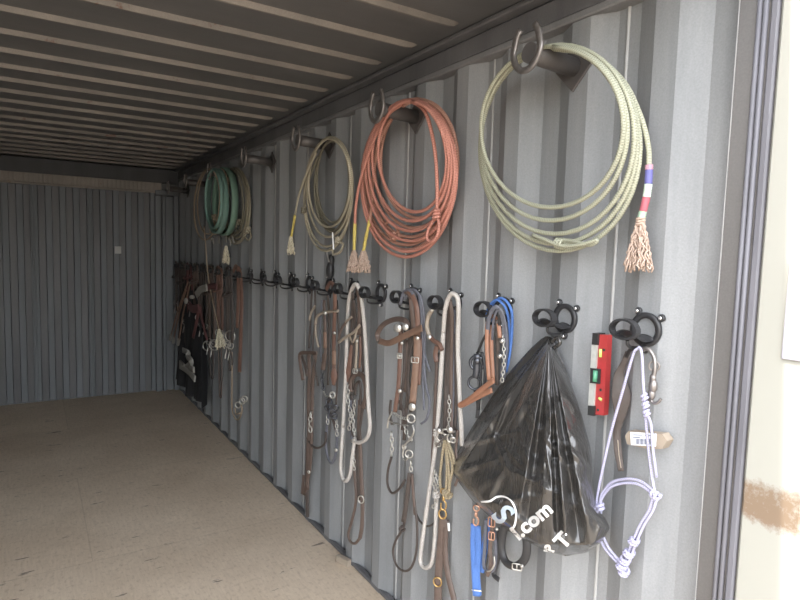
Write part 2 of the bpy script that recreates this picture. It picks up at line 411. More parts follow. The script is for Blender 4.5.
def parent_world(o):
    v = Vector((0, 0, 0))
    while o: v += o.location; o = o.parent
    return v
def cr(pts, k=8, closed=False):
    """Catmull-Rom through points"""
    pts = [Vector(p) for p in pts]; n = len(pts); out = []
    rng = n if closed else n - 1
    for i in range(rng):
        p1 = pts[i]; p2 = pts[(i + 1) % n]
        p0 = pts[(i - 1) % n] if (closed or i > 0) else p1 * 2 - p2
        p3 = pts[(i + 2) % n] if (closed or i + 2 < n) else p2 * 2 - p1
        for j in range(k):
            t = j / k
            out.append(.5 * ((2 * p1) + (p2 - p0) * t + (2 * p0 - 5 * p1 + 4 * p2 - p3) * t * t + (3 * p1 - p0 - 3 * p2 + p3) * t ** 3))
    if not closed: out.append(pts[-1])
    return out
def px(lst, d=.06, k=8, closed=False):
    """smooth path through photo points; each is (x,y) or (x,y,d)"""
    return cr([P(p[0], p[1], p[2] if len(p) > 2 else d) for p in lst], k, closed)
def tag(o, label, cat, group=None, kind=None):
    o['label'] = label; o['category'] = cat
    if group: o['group'] = group
    if kind: o['kind'] = kind
    return o
def struct(name, mb, m, label=None):
    o = mb.build(name, m); o['kind'] = 'structure'
    if label: o['label'] = label
    return o
def thing(name, label, cat, loc, group=None):
    o = bpy.data.objects.new(name, None); COL.objects.link(o); o.location = Vector(loc); o.empty_display_size = .05
    return tag(o, label, cat, group)
def copy_tree(o, parent=None):
    c = o.copy(); COL.objects.link(c)
    if parent: c.parent = parent
    for ch in list(o.children): copy_tree(ch, c)
    return c

# ------------------------------------------------------------------ SETTING
TOPZ = 2.285
# right wall: corrugated sheet
def wall_profile(y0, y1, pitch, phase, inner, slope, depth):
    pts = []; k = math.floor((y0 - phase) / pitch) - 1
    while phase + k * pitch < y1 + pitch:
        b = phase + k * pitch
        for (dy, dx) in ((0, 0), (inner, 0), (inner + slope, depth), (pitch - slope, depth)): pts.append((b + dy, dx))
        k += 1
    out = []
    for (a, b) in zip(pts, pts[1:]):
        if b[0] <= y0 or a[0] >= y1: continue
        if a[0] < y0: t = (y0 - a[0]) / (b[0] - a[0]); a = (y0, a[1] + t * (b[1] - a[1]))
        if b[0] > y1: t = (y1 - a[0]) / (b[0] - a[0]); b = (y1, a[1] + t * (b[1] - a[1]))
        if not out: out.append(a)
        out.append(b)
    return out
prof = wall_profile(.748, FAR + .06, PITCH, .889, .066, .068, .036)
mb = MB()
base = len(mb.v)
TH = .004
zs = (0.0, TOPZ + .03)
loop = [(WX + dx, y) for (y, dx) in prof] + [(WX + dx + TH + .002, y) for (y, dx) in reversed(prof)]
mb.slab([(x, y, zs[0]) for (x, y) in loop], (0, 0, zs[1]))
struct('wall_right', mb, 'wall')
# weld seams on every second recess of the right wall
k = 0
y = .889 + .066 + .068 + .037
i = 0
while y < FAR - .1:
    b = MB(); b.box((WX + .034, y, 1.15), (.008, .009, 2.28), bev=.003)
    o = struct('trim_%d' % (i + 3), b, 'seam'); i += 1
    y += PITCH * 2
# left wall (for the light and other views)
prof2 = wall_profile(.70, FAR + .06, PITCH, .889, .066, .068, .036)
LX = -1.01
mb = MB(); loop = [(LX - dx, y) for (y, dx) in prof2] + [(LX - dx - TH - .002, y) for (y, dx) in reversed(prof2)]
mb.slab([(x, y, 0) for (x, y) in loop], (0, 0, zs[1])); struct('wall_left', mb, 'wall')
# floor
mb = MB(); mb.box(((WX + LX) / 2, (NEAR + FAR) / 2 + .02, -.015), (WX - LX + .1, FAR - NEAR + .12, .03)); struct('floor', mb, 'floor')
mb = MB(); mb.box(((WX + LX) / 2, (NEAR + FAR) / 2, -.10), (WX - LX + .2, FAR - NEAR + .3, .138)); struct('trim_1', mb, 'rail')
# ground outside
mb = MB(); mb.box((0, 0, -.20), (60, 60, .05)); struct('ground', mb, 'ground')
# ceiling: sheet with narrow downward ribs that stop short of the rails
mb = MB()
RZ = 2.37; YC0 = .66
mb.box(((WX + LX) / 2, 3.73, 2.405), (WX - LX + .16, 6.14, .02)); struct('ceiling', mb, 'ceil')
ceil = bpy.data.objects['ceiling']
y = 2.455 - .262 * 6; n = 0
while y < FAR - .1:
    b = MB(); x0, x1 = LX + .11, WX - .11
    w0, w1, zt, zb = .014, .005, 2.397, 2.377
    sec = [(-w0, zt), (-w1, zb), (w1, zb), (w0, zt)]
    bs = len(b.v)
    for x, sc in ((x0 - .035, 0.0), (x0 - .012, .75), (x0 + .02, 1), (x1 - .02, 1), (x1 + .012, .75), (x1 + .035, 0.0)):
        for (dy, z) in sec: b.v.append(Vector((x, y + dy * (.5 + .5 * sc), zt + (z - zt) * sc)))
    for i in range(5):
        for k in range(3): b.face([bs + i * 4 + k, bs + (i + 1) * 4 + k, bs + (i + 1) * 4 + k + 1, bs + i * 4 + k + 1], smooth=False)
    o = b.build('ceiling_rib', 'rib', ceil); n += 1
    y += .262
# top side rails with a lip
for sgn, X in ((1, WX), (-1, LX)):
    mb = MB()
    mb.box((X + sgn * .03, (NEAR + FAR) / 2, 2.335), (.075, FAR - NEAR, .075), bev=.008)
    mb.box((X - sgn * .012, (NEAR + FAR) / 2, 2.383), (.06, FAR - NEAR, .018), bev=.004)
    struct('trim_28' if sgn > 0 else 'trim_29', mb, 'rail')
    mb = MB(); mb.box((X + sgn * .016, (NEAR + FAR) / 2, TOPZ + .006), (.054, FAR - NEAR, .022), bev=.004); struct('trim_30' if sgn > 0 else 'trim_31', mb, 'lip')
# floor-edge strip along the right wall
mb = MB(); mb.box((WX + .012, (NEAR + FAR) / 2, .012), (.026, FAR - NEAR, .02), bev=.003); struct('baseboard_right', mb, 'rail')
# back wall: two door leaves with fine corrugation, header and jambs
BY = FAR
def back_leaf(x0, x1):
    pr = wall_profile(x0, x1, .119, x0 + .02, .050, .009, .045)
    mb = MB(); lp = [(x, BY + dx) for (x, dx) in pr] + [(x, BY + dx + .005) for (x, dx) in reversed(pr)]
    mb.slab([(x, y, 0.02) for (x, y) in lp], (0, 0, 2.2)); return mb
joined = MB()
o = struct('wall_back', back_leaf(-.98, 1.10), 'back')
mb = MB()
for xx in (-.47, .0, .498):
    for dx in (-.013, .013): mb.box((xx + dx, BY + .002, 1.1), (.014, .02, 2.18), bev=.003)
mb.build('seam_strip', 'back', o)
mb = MB(); mb.box((WX / 2 + LX / 2, BY + .04, 1.2), (2.6, .02, 2.5)); struct('trim_32', mb, 'rail')
mb = MB(); mb.box((.12, BY - .01, 2.205), (2.1, .05, .10), bev=.006); mb.box((.12, BY - .015, 2.148), (2.1, .04, .012)); 
for q in range(52): mb.box((-.9 + q * .04, BY - .037, 2.205), (.018, .008, .085), bev=.003)
struct('trim_24', mb, 'header')
mb = MB(); mb.box((.165, BY, 2.32), (2.35, .08, .14)); struct('trim_25', mb, 'dark')
mb = MB()
mb.box((1.135, BY - .005, 1.06), (.06, .05, 2.12), bev=.006); mb.box((1.19, BY - .02, 1.06), (.03, .03, 2.12), bev=.005)
mb.box((1.25, BY + .01, 1.06), (.08, .03, 2.12), bev=.006); mb.box((1.315, BY - .02, 1.06), (.05, .06, 2.12), bev=.006)
mb.box((1.23, BY - .02, 2.15), (.25, .06, .05), bev=.006)
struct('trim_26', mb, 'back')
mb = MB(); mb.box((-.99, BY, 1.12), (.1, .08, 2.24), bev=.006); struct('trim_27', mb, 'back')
# near right corner post: dark face and two rubber gasket ribs
def vpost(poly, z0, z1):
    m_ = MB(); m_.slab([(x, y, z0) for (x, y) in poly], (0, 0, z1 - z0)); return m_
struct('trim_20', vpost([(1.40, .76), (1.345, .7455), (1.337, .742), (1.345, .708), (1.347, .66), (1.47, .66), (1.47, .76)], -.15, 2.42), 'post')
mb = MB(); 
for yy, r_ in ((.702, .0055), (.689, .0055)):
    mb.tube([Vector((1.343, yy, z)) for z in (.0, 1.2, 2.40)], r_, 10)
mb.box((1.345, .670, 1.2), (.012, .018, 2.4), bev=.004)
struct('trim_2', mb, 'gasket')
mb = MB(); mb.box((LX - .06, .70, 1.1), (.12, .10, 2.6), bev=.01); struct('trim_22', mb, 'post')
mb = MB(); mb.box((.165, .71, 2.46), (2.6, .10, .10), bev=.01); struct('trim_23', mb, 'post')
mb = MB(); mb.box((1.337, .7435, 1.15), (.003, .0014, 2.3)); struct('trim_21', mb, 'seam')
# open cream door swung out towards the camera
dy = P(794.5, 600).y
DX = 1.339
mb = MB()
mb.box((DX + .03, (dy + .658) / 2, 1.14), (.06, .658 - dy, 2.56), bev=.006)
d1 = struct('door_1', mb, 'door')
a, b_ = P(789, 263, -.008), P(800, 360, -.008)
mb = MB(); yy0 = P(788.5, 310, -.01).y
mb.box((DX - .003, (yy0 + dy + .01) / 2, P(795, 312).z), (.006, yy0 - dy - .012, P(795, 264).z - P(795, 361).z), bev=.001)
mb.build('placard', 'placard', d1)

# small sticker on the back wall
p = PY(118, 250, BY)
mb = MB(); mb.box((p.x, BY - .004, p.z), (.06, .004, .075)); tag(mb.build('sticker', 'sticker'), 'small square grey sticker stuck on the far back wall', 'sticker')

# ------------------------------------------------------------------ rope pegs with horseshoes
PEGY = [1.21, 2.03, 2.86, 3.735, 4.60, 5.42, 6.2]
PZ = [2.150, 2.152, 2.150, 2.160, 2.155, 2.15, 2.15]
PDIR = Vector((-1, 0, .04)).normalized()
def make_peg():
    t = thing('rope_peg', '', 'peg', (0, 0, 0))
    R = Matrix.Rotation(PI / 4, 3, 'X')
    MB().box((-.004, 0, 0), (.008, .098, .098), R, bev=.002).build('wall_plate', 'pegm', t)
    MB().tube([Vector((0, 0, 0)) + PDIR * s_ for s_ in (.004, .1, .185)], .027, 20).build('peg_tube', 'pegm', t)
    pts = []
    for i in range(25):
        a = math.radians(-235 + 290 * i / 24)
        pts.append(Vector((-.192, .052 * math.cos(a) * (1.0 if math.sin(a) < 0 else .92), .02 + .062 * math.sin(a) * (1.0 if math.sin(a) < 0 else 1.05))) )
    MB().strap(pts, .018, .009, nrm=(-1, 0, 0)).build('horseshoe', 'steel', t)
    return t
peg0 = make_peg()
plabels = ['dark steel peg with a horseshoe end, holding the cream green lariat nearest the opening',
           'dark steel peg with a horseshoe end, holding the coral orange lariats',
           'dark steel peg with a horseshoe end, holding the khaki brown lariats',
           'empty dark steel peg with a horseshoe end, between khaki lariats and green coil',
           'dark steel peg with a horseshoe end, holding the green webbing coil',
           'empty dark steel peg just beyond the green webbing coil',
           'farthest empty dark steel peg, high on the wall near the back corner']
for i, yv in enumerate(PEGY):
    t = peg0 if i == 0 else copy_tree(peg0)
    t.location = (WX, yv, PZ[i]); t['label'] = plabels[i]; t['group'] = 'rope pegs along the top of the wall'

# ------------------------------------------------------------------ bridle hooks
HY = [.922 + PITCH * k + (.0 if k < 2 else 0) for k in range(22)]
def hz(y): return 1.424 - .008 * (y - .9)
def make_hook():
    t = thing('bridle_hook', '', 'hook', (0, 0, 0))
    m_ = MB()
    n = 28
    ring = [Vector((-.006, .037 * math.cos(2 * PI * i / n), .037 * math.sin(2 * PI * i / n))) for i in range(n)]
    m_.strap(ring, .015, .010, nrm=(-1, 0, 0), closed=True)
    for a in (60, 140, 270):
        a = math.radians(a); c = Vector((-.005, .053 * math.cos(a), .053 * math.sin(a)))
        m_.disc(c + Vector((.004, 0, 0)), (-1, 0, 0), [(.010, 0), (.010, .005), (.008, .007)], 14)
        m_.strap([Vector((-.004, .041 * math.cos(a), .041 * math.sin(a))), c], .015, .006, nrm=(-1, 0, 0))
    rp = m_.build('ring_plate', 'black', t)
    for a in (60, 140, 270):
        m_ = MB(); a = math.radians(a); c = Vector((-.009, .053 * math.cos(a), .053 * math.sin(a)))
        m_.disc(c, (-1, 0, 0), [(.0055, 0), (.0055, .003), (.003, .005)], 10); m_.build('screw', 'bright', rp)
    # curved saddle shelf running out low from the plate
    m_ = MB(); nx, na = 8, 12; bs = len(m_.v)
    for layer in (0, -.004):
        for i in range(nx + 1):
            s_ = i / nx; x = -.008 - .082 * s_
            for j in range(na + 1):
                a = math.radians(15 + 150 * j / na); r_ = .029 + layer
                m_.v.append(Vector((x, r_ * math.cos(a), r_ * math.sin(a) * .55 - .028 + .016 * s_ - .010 * math.sin(PI * s_))))
    w_ = na + 1; q = (nx + 1) * w_
    for i in range(nx):
        for j in range(na):
            a0 = bs + i * w_ + j; m_.face([a0, a0 + 1, a0 + w_ + 1, a0 + w_]); m_.face([a0 + q, a0 + q + w_, a0 + q + w_ + 1, a0 + q + 1])
        for j in (0, na):
            a0 = bs + i * w_ + j; m_.face([a0, a0 + w_, a0 + w_ + q, a0 + q], smooth=False)
    for i in (0, nx):
        for j in range(na):
            a0 = bs + i * w_ + j; m_.face([a0, a0 + 1, a0 + 1 + q, a0 + q], smooth=False)
    m_.build('saddle', 'black', t)
    m_ = MB(); lp = []
    for i in range(28):
        a = 2 * PI * i / 28; lp.append(Vector((-.092, .037 * math.cos(a), .003 + (.026 if math.sin(a) > 0 else .022) * math.sin(a))))
    bs = len(m_.v)
    for p0 in lp:
        o_ = Vector((0, p0.y, (p0.z - .003) * 1.6)).normalized()
        for (a1, b1) in ((-1, -1), (1, -1), (1, 1), (-1, 1)): m_.v.append(p0 + Vector((.010 * a1, 0, 0)) + o_ * .0028 * b1)
    for i in range(28):
        j = (i + 1) % 28
        for k in range(4): m_.face([bs + i * 4 + k, bs + i * 4 + (k + 1) % 4, bs + j * 4 + (k + 1) % 4, bs + j * 4 + k], smooth=False)
    m_.build('front_flange', 'black', t)
    m_ = MB(); m_.tube(cr([(-.006, 0, -.040), (-.03, 0, -.046), (-.058, 0, -.044), (-.075, 0, -.036), (-.078, 0, -.024)], 5), .0045, 8)
    m_.build('lower_hook', 'black', t)
    return t
hook0 = make_hook()
hl = {0: 'black bridle hook nearest the opening, holding the white rope halter',
      1: 'black bridle hook with the black plastic bag hanging under it',
      2: 'black bridle hook carrying the blue reins beside the plastic bag',
      3: 'black bridle hook carrying the white braided rein next to the blue reins',
      4: 'black bridle hook carrying the headstall with a wide brown browband loop',
      5: 'empty black bridle hook between two loaded hooks',
      6: 'black bridle hook carrying the long white rope rein loops',
      7: 'black bridle hook carrying the headstall with rawhide wrapped cheeks',
      8: 'black bridle hook carrying the thin dark bridle with a folded noseband',
      9: 'empty black bridle hook, first of the empty run past the dark bridle',
      10: 'empty black bridle hook, second of the empty run past the dark bridle',
      11: 'empty black bridle hook, third of the empty run, in the middle',
      12: 'empty black bridle hook, fourth of the empty run',
      13: 'empty black bridle hook just before the russet bridle'}
for k in range(21):
    t = hook0 if k == 0 else copy_tree(hook0)
    t.location = (WX, HY[k], hz(HY[k])); t['group'] = 'black bridle hooks along the wall'
    t['label'] = hl.get(k, 'black bridle hook in the dark far end, crowded with hanging tack')

# ------------------------------------------------------------------ small builders
def tassel(mb, top, L, spread, n=40, r=.0022, seed=1, lean=0.0):
    rd = random.Random(seed)
    for i in range(n):
        a = rd.random() * 2 * PI; q = math.sqrt(rd.random()); l = L * (.75 + .25 * rd.random())
        ph = rd.random() * 6; pts = []
        for j in range(15):
            t = j / 14; e = spread * q * (t ** .8) + .003
            pts.append(top + Vector((e * math.cos(a) * .7 + .0035 * math.sin(ph + t * 26), e * math.sin(a) + lean * t + .0035 * math.cos(ph * 2 + t * 23), -l * t)))
        mb.tube(pts, r, 5)
    return mb
def wrapped(mb, pts, r): return mb.tube(pts, lambda L, t: r * (1 + .10 * math.sin(L * 1500)), 10)

def coil_pts(turns, seg=40, tilt=0.0):
    """continuous rope coil; each turn = (cx, rx, top, bottom, d_top, d_bottom, skew)"""
    pts = []
    n = len(turns)
    for i in range(n):
        A = turns[i]; B = turns[min(i + 1, n - 1)]
        for j in range(seg):
            t = j / seg; a = 2 * PI * t
            cx, rx, tp, bt, d0, d1, sk = [A[q] * (1 - t) + B[q] * t for q in range(7)]
            cy = (tp + bt) / 2; ry = (bt - tp) / 2
            x = cx + rx * math.sin(a) + sk * (1 - math.cos(a)) / 2
            yv = cy - ry * math.cos(a)
            d = d0 + (d1 - d0) * (1 - math.cos(a)) / 2
            pts.append(P(x, yv, d))
    return pts
def knot(mb, c, r, rope_r, nrm=(-.8, -.6, 0), axis=(0, 0, 1), n=3, pitch=None):
    """a few tight wraps about an axis"""
    c = Vector(c); ax = Vector(axis).normalized(); u = ax.orthogonal().normalized(); w = ax.cross(u); pts = []
    pitch = pitch or rope_r * 1.9
    for i in range(n * 14 + 1):
        a = 2 * PI * i / 14; pts.append(c + (u * math.cos(a) + w * math.sin(a)) * r + ax * (pitch * (i / 14 - n / 2)))
    return mb.tube(pts, rope_r, 7)

# ------------------------------------------------------------------ LARIATS
# A: cream-green lariat on the first peg
r = .0066
t = thing('lariat', 'thick cream green lariat coiled on the nearest peg, with a coloured wrapped tail', 'lasso rope', P(545, 120, .1), 'coiled lariats on the wall pegs')
turns = [(553, 71, 47, 205, .17, .10, -2), (554, 72, 46, 210, .155, .09, -2), (561, 76, 45, 231, .135, .08, -6),
         (559, 78, 47, 237, .12, .07, -2), (561, 80, 47, 251, .09, .06, -2)]
pts = coil_pts(turns, 44)
MB().tube(pts[:-6], r, 10).build('coil', 'cream_rope', t)
MB().tube(px([(545, 48, .12), (590, 55, .09), (622, 80, .08), (640, 115, .07), (648, 145, .06), (649, 166, .06)], k=10), r, 10).build('tail', 'cream_rope', t)
w = MB()
seq = [((649, 165), (649, 170), 'wrappink'), ((649, 170), (648.3, 184), 'wrapblue'), ((648.3, 184), (646.5, 197), 'wrapwhite'), ((646.5, 197), (643, 211), 'wrapred'), ((643, 211), (641, 219), 'wrapgreen')]
for a, b, mm in seq:
    wrapped(MB(), cr([P(*a, .06), P((a[0] + b[0]) / 2, (a[1] + b[1]) / 2, .06), P(*b, .06)], 8), .0095).build('wrap', mm, t)
m_ = MB(); tp = P(640.5, 219, .06); tassel(m_, tp, P(640, 219, .06).z - P(636, 273, .06).z, .036, 60, .0021, 3)
m_.build('tassel', 'tassel', t)
knot(MB(), P(640.5, 221, .06), .009, .0035, n=3).build('tassel_knot', 'tassel', t)
m_ = MB(); m_.tube(px([(533, 235, .08), (548, 241, .085), (562, 246, .085), (580, 245, .085), (597, 240, .08), (590, 245, .075), (572, 241, .07), (556, 239, .07)], k=8), r * .85, 8)
knot(m_, P(560, 244, .075), .011, .005, axis=(0, 1, .15), n=3)
m_.build('honda', 'cream_rope', t)

# B: two coral lariats on the second peg
r = .0068
t = thing('lariat', 'bright coral orange lariat coiled on second peg, tail with left tassel', 'lasso rope', P(410, 160, .1), 'coiled lariats on the wall pegs')
turns = [(412, 31, 102, 208, .17, .09, 6), (410, 36, 101, 216, .165, .09, 5), (410, 40, 100, 226, .155, .085, 2), (410, 43, 100, 236, .15, .08, 2),
         (411, 46, 100, 246, .14, .07, 0), (411, 47, 101, 257, .13, .06, -5)]
MB().tube(coil_pts(turns, 40)[:-5], r, 8).build('coil', 'orange_rope', t)
MB().tube(px([(402, 104, .15), (388, 115, .15), (374, 140, .14), (361, 178, .12), (356, 205, .11), (355, 224, .1)]), r, 8).build('tail', 'orange_rope', t)
wrapped(MB(), px([(355, 222, .1), (354.5, 237, .1), (354, 251, .1)]), .0075).build('wrap', 'yellow', t)
m_ = MB(); tassel(m_, P(354, 250, .1), P(354, 250, .1).z - P(354, 273, .1).z, .040, 60, .0030, 5); m_.build('tassel', 'tassel', t)
MB().tube(px([(409, 100, .12), (425, 112, .14), (434, 145, .13), (437, 180, .12), (437, 210, .11)]), r, 8).build('honda_strand', 'orange_rope', t)
m_ = MB(); knot(m_, P(436.5, 214, .11), .011, .006, n=3)
m_.tube(px([(436, 218), (429, 228), (427, 238), (431, 242), (437, 236), (439, 224)], .105, 8, True), r * .9, 8); m_.build('honda', 'orange_rope', t)

t = thing('lariat', 'duller salmon lariat coiled behind the bright coral one, tail with right tassel', 'lasso rope', P(420, 150, .05), 'coiled lariats on the wall pegs')
turns = [(420, 37, 101, 214, .09, .06, 0), (420, 39, 100, 222, .08, .055, -2), (417, 42, 99, 234, .07, .05, -4), (415, 45, 100, 240, .06, .045, -6), (414, 46, 102, 250, .05, .04, -8)]
MB().tube(coil_pts(turns, 40)[:-6], r, 8).build('coil', 'salmon_rope', t)
MB().tube(px([(397, 110, .1), (382, 135, .1), (374, 170, .09), (372, 200, .08), (370, 221, .08)]), r, 8).build('tail', 'salmon_rope', t)
wrapped(MB(), px([(370, 220, .08), (366.5, 235, .08), (363.5, 251, .08)]), .0075).build('wrap', 'yellow', t)
m_ = MB(); tassel(m_, P(363.5, 250, .08), P(364, 250, .08).z - P(364, 273, .08).z, .040, 60, .0030, 8); m_.build('tassel', 'tassel', t)
m_ = MB(); knot(m_, P(395, 236, .06), .012, .006, n=3)
m_.tube(px([(386, 224), (387, 232), (393, 239), (399, 236), (396, 227), (391, 222)], .06, 8, True), r * .9, 8); m_.build('honda', 'salmon_rope', t)

# C: khaki and dark lariats on the third peg
r = .0062
t = thing('lariat', 'khaki tan lariat on third peg with a cream tassel hanging to the left', 'lasso rope', P(330, 180, .1), 'coiled lariats on the wall pegs')
turns = [(330, 20, 139, 222, .16, .08, 0), (331, 22, 138, 232, .15, .07, -2), (331, 23, 137, 242, .13, .06, -2), (330, 24, 138, 251, .12, .06, -4)]
MB().tube(coil_pts(turns, 36)[:-4], r, 8).build('coil', 'khaki_rope', t)
MB().tube(px([(316, 153, .15), (307, 172, .14), (299, 195, .13), (295, 215, .12)]), r * .9, 8).build('tail', 'khaki_rope', t)
wrapped(MB(), px([(295, 215, .12), (293, 227, .12), (291, 238, .12)]), .0068).build('wrap', 'yellow', t)
m_ = MB(); tassel(m_, P(291, 236, .12), P(291, 236, .12).z - P(290, 255, .12).z, .036, 34, .0032, 9); m_.build('tassel', 'tassel2', t)
m_ = MB(); knot(m_, P(338, 240, .07), .013, .006, n=3)
m_.tube(px([(338, 243), (333, 249), (334, 254), (340, 252), (343, 244)], .07, 8, True), r, 7); m_.build('honda', 'khaki_rope', t)
t = thing('lariat', 'dark olive brown lariat hanging behind the khaki one on third peg', 'lasso rope', P(332, 180, .05), 'coiled lariats on the wall pegs')
turns = [(334, 15, 140, 219, .10, .06, 0), (333, 17, 140, 226, .09, .05, 0), (334, 19, 140, 236, .08, .05, -2), (333, 18, 141, 230, .06, .04, 2)]
MB().tube(coil_pts(turns, 36)[:-4], r, 8).build('coil', 'olive_rope', t)
m_ = MB(); knot(m_, P(304, 210, .09), .012, .006, n=3); m_.tube(px([(318, 156, .1), (309, 180, .1), (305, 200, .09), (304, 210, .09)]), r * .85, 7); m_.build('honda', 'olive_rope', t)
m_ = MB(); m_.box((P(333, 241, .1)), (.006, .008, .085), Matrix.Rotation(-.18, 3, 'X'), bev=.002); tag(m_.build('marker_stick', 'bagwhite'), 'short white stick caught low in the khaki lariat coil', 'stick')

# E: green webbing coil and ropes on the fifth peg
t = thing('webbing_coil', 'mint green flat webbing looped in two thick bundles on the far peg', 'webbing coil', P(225, 200, .1))
def loopstrap(cx, rx, tp, bt, d, w_, name, m, th=.006, par=None, n=1, dd=.012):
    m_ = MB()
    for q in range(n):
        pp = [P(cx + (rx + q * .6) * math.sin(2 * PI * i / 36), (tp + bt) / 2 - ((bt - tp) / 2 + q * 1.2) * math.cos(2 * PI * i / 36), d + q * dd) for i in range(36)]
        m_.strap(pp, w_, th, nrm=(-.15, -1, 0), closed=True)
    return m_.build(name, m, par)
for (cx, rx, tp, bt, d, w_, mm) in ((214, 8, 170, 228, .19, .025, 'mint'), (217, 9, 169, 233, .155, .04, 'mint'), (225, 10, 168, 235, .095, .045, 'mint2'), (228, 9, 169, 231, .06, .02, 'mint2')):
    m_ = MB(); pp = [P(cx + rx * math.sin(2 * PI * i / 40), (tp + bt) / 2 - (bt - tp) / 2 * math.cos(2 * PI * i / 40), d) for i in range(40)]
    bs = len(m_.v)
    # band facing outwards: width across the peg direction
    c0 = sum(pp, Vector()) / 40
    for (p0) in pp:
        o_ = (p0 - c0); o_.x = 0; o_.normalize()
        for (a1, b1) in ((-1, -1), (1, -1), (1, 1), (-1, 1)): m_.v.append(p0 + Vector((w_ / 2 * a1, 0, 0)) + o_ * .006 * b1)
    for i in range(40):
        j = (i + 1) % 40
        for k in range(4): m_.face([bs + i * 4 + k, bs + i * 4 + (k + 1) % 4, bs + j * 4 + (k + 1) % 4, bs + j * 4 + k])
    m_.build('loop_bundle', mm, t)
for (x, y_) in ((211, 238), (213, 241), (219, 240), (222, 243), (226, 239), (230, 242), (233, 240)):
    MB().box(P(x, y_, .1), (.010, .018, .055), Matrix.Rotation(random.uniform(-.6, .6), 3, 'X'), bev=.003).build('clip', 'offwhite', t)
specs = [('thin tan lariat with a honda knot, hanging in front of the green webbing', 'tan_rope', [(212, 9, 170, 228, .19, .12, 0), (210, 12, 169, 240, .185, .13, -5), (209, 13, 169, 240, .18, .12, -4)], (213, 224), .13),
         ('thin khaki lariat with a honda knot, hanging right of the green webbing', 'khaki_rope', [(236, 11, 169, 236, .06, .05, 0), (237, 13, 169, 240, .05, .04, 0), (238, 12, 170, 243, .04, .04, 1), (236, 13, 168, 244, .03, .03, -1)], (248, 230), .05),
         ('brown lariat crossing between the two green webbing bundles', 'tan_rope', [(221, 8, 169, 226, .13, .11, 0), (219, 9, 169, 236, .125, .11, -4), (218, 9, 170, 232, .12, .11, -3)], (214, 217), .12),
         ('dull olive lariat among the ropes right of the green webbing', 'olive_rope', [(232, 10, 169, 240, .09, .06, 0), (234, 12, 168, 230, .08, .05, 1), (233, 13, 169, 236, .07, .05, 0)], (239, 222), .07)]
for (lab, mm, tu, kp, kd) in specs:
    t = thing('lariat', lab, 'lasso rope', P(tu[0][0], 200, tu[0][4]), 'coiled lariats on the wall pegs')
    MB().tube(coil_pts(tu, 36)[:-3], .0062, 6).build('coil', mm, t)
    m_ = MB(); knot(m_, P(*kp, kd), .014, .007, n=3); m_.tube(px([(kp[0], kp[1]), (kp[0] - 3, kp[1] + 6), (kp[0], kp[1] + 10), (kp[0] + 3, kp[1] + 6)], kd, 6, True), .006, 6); m_.build('honda', mm, t)
t = thing('tasseled_rope', 'pale cord dropping from the green coil to a fluffy tassel among the far bridles', 'cord', P(207, 245, .12))
MB().tube(px([(204, 226, .14), (206, 250, .13), (208, 275, .12), (213, 303, .12), (219, 330, .12)]), .0048, 6).build('cord', 'tan_rope', t)
m_ = MB(); tassel(m_, P(219, 329, .12), P(219, 329, .12).z - P(222, 350, .12).z, .055, 34, .005, 12, -.05); m_.build('tassel', 'tassel2', t)
m_ = MB(); tassel(m_, P(226, 246, .1), .14, .04, 26, .005, 13); tag(m_.build('rope_tassel', 'tassel2'), 'short frayed tassel hanging just under the green webbing coil', 'tassel')

# ------------------------------------------------------------------ TACK helpers
G_TACK = 'bridles and reins on the hooks'
def st(par, name, m, lst, w, d=.06, th=.0035, k=6, nrm=(-.8, -.6, 0), closed=False, label=None):
    o = MB().strap(px(lst, d, k, closed), w, th, nrm, closed).build(name, m, par)
    if label: o['label'] = label
    return o
def tb(par, name, m, lst, r, d=.06, k=6, closed=False, n=8):
    return MB().tube(px(lst, d, k, closed), r, n, closed).build(name, m, par)
def rg(par, name, m, c, R, r, d=.06, nrm=(-.8, -.6, 0), sx=1.0):
    return MB().torus(P(c[0], c[1], d), nrm, R, r, 20, 8, sx).build(name, m, par)
def con(par, c, R, d=.06, m='silver', name='concho'):
    return MB().disc(P(c[0], c[1], d), (-.8, -.6, 0), [(R, 0), (R, .002), (R * .75, .004), (R * .35, .0055), (.001, .006)], 16).build(name, m, par)
def buckle(par, c, w, h, d=.06, m='silver', name='buckle'):
    p = P(c[0], c[1], d); u = Vector((.6, -.8, 0)); z = Vector((0, 0, 1)); m_ = MB()
    pts = [p + u * w * a + z * h * b for a, b in ((-.5, -.4), (-.5, .4), (-.4, .5), (.4, .5), (.5, .4), (.5, -.4), (.4, -.5), (-.4, -.5))]
    m_.tube(pts, .0022, 6, closed=True); m_.tube([p - z * h * .5, p + z * h * .5 + Vector((-.003, -.002, 0))], .0018, 6)
    return m_.build(name, m, par)
def ch(par, lst, r=.006, wire=.0018, d=.06, m='silver', name='chain'):
    return MB().chain(px(lst, d, 8), r, wire).build(name, m, par)
def snap(par, c, L, d=.06, m='silver', name='snap_hook'):
    p = P(c[0], c[1], d); z = Vector((0, 0, 1)); m_ = MB()
    m_.torus(p + z * L * .38, (-.8, -.6, 0), L * .14, .0028, 14, 6)
    m_.disc(p + z * L * .2, (0, 0, -1), [(.004, 0), (.006, .004), (.006, L * .2), (.004, L * .24)], 12)
    u = Vector((.6, -.8, 0))
    m_.tube(cr([p, p - z * L * .15 + u * L * .12, p - z * L * .38 + u * L * .1, p - z * L * .45, p - z * L * .38 - u * L * .1, p - z * L * .16 - u * L * .11], 5), .003, 7)
    return m_.build(name, m, par)
def braided(par, name, m, lst, r, d=.06, k=10, freq=330):
    return MB().tube(px(lst, d, k), lambda L, t: r * (1 + .05 * math.sin(L * freq)), 10).build(name, m, par)

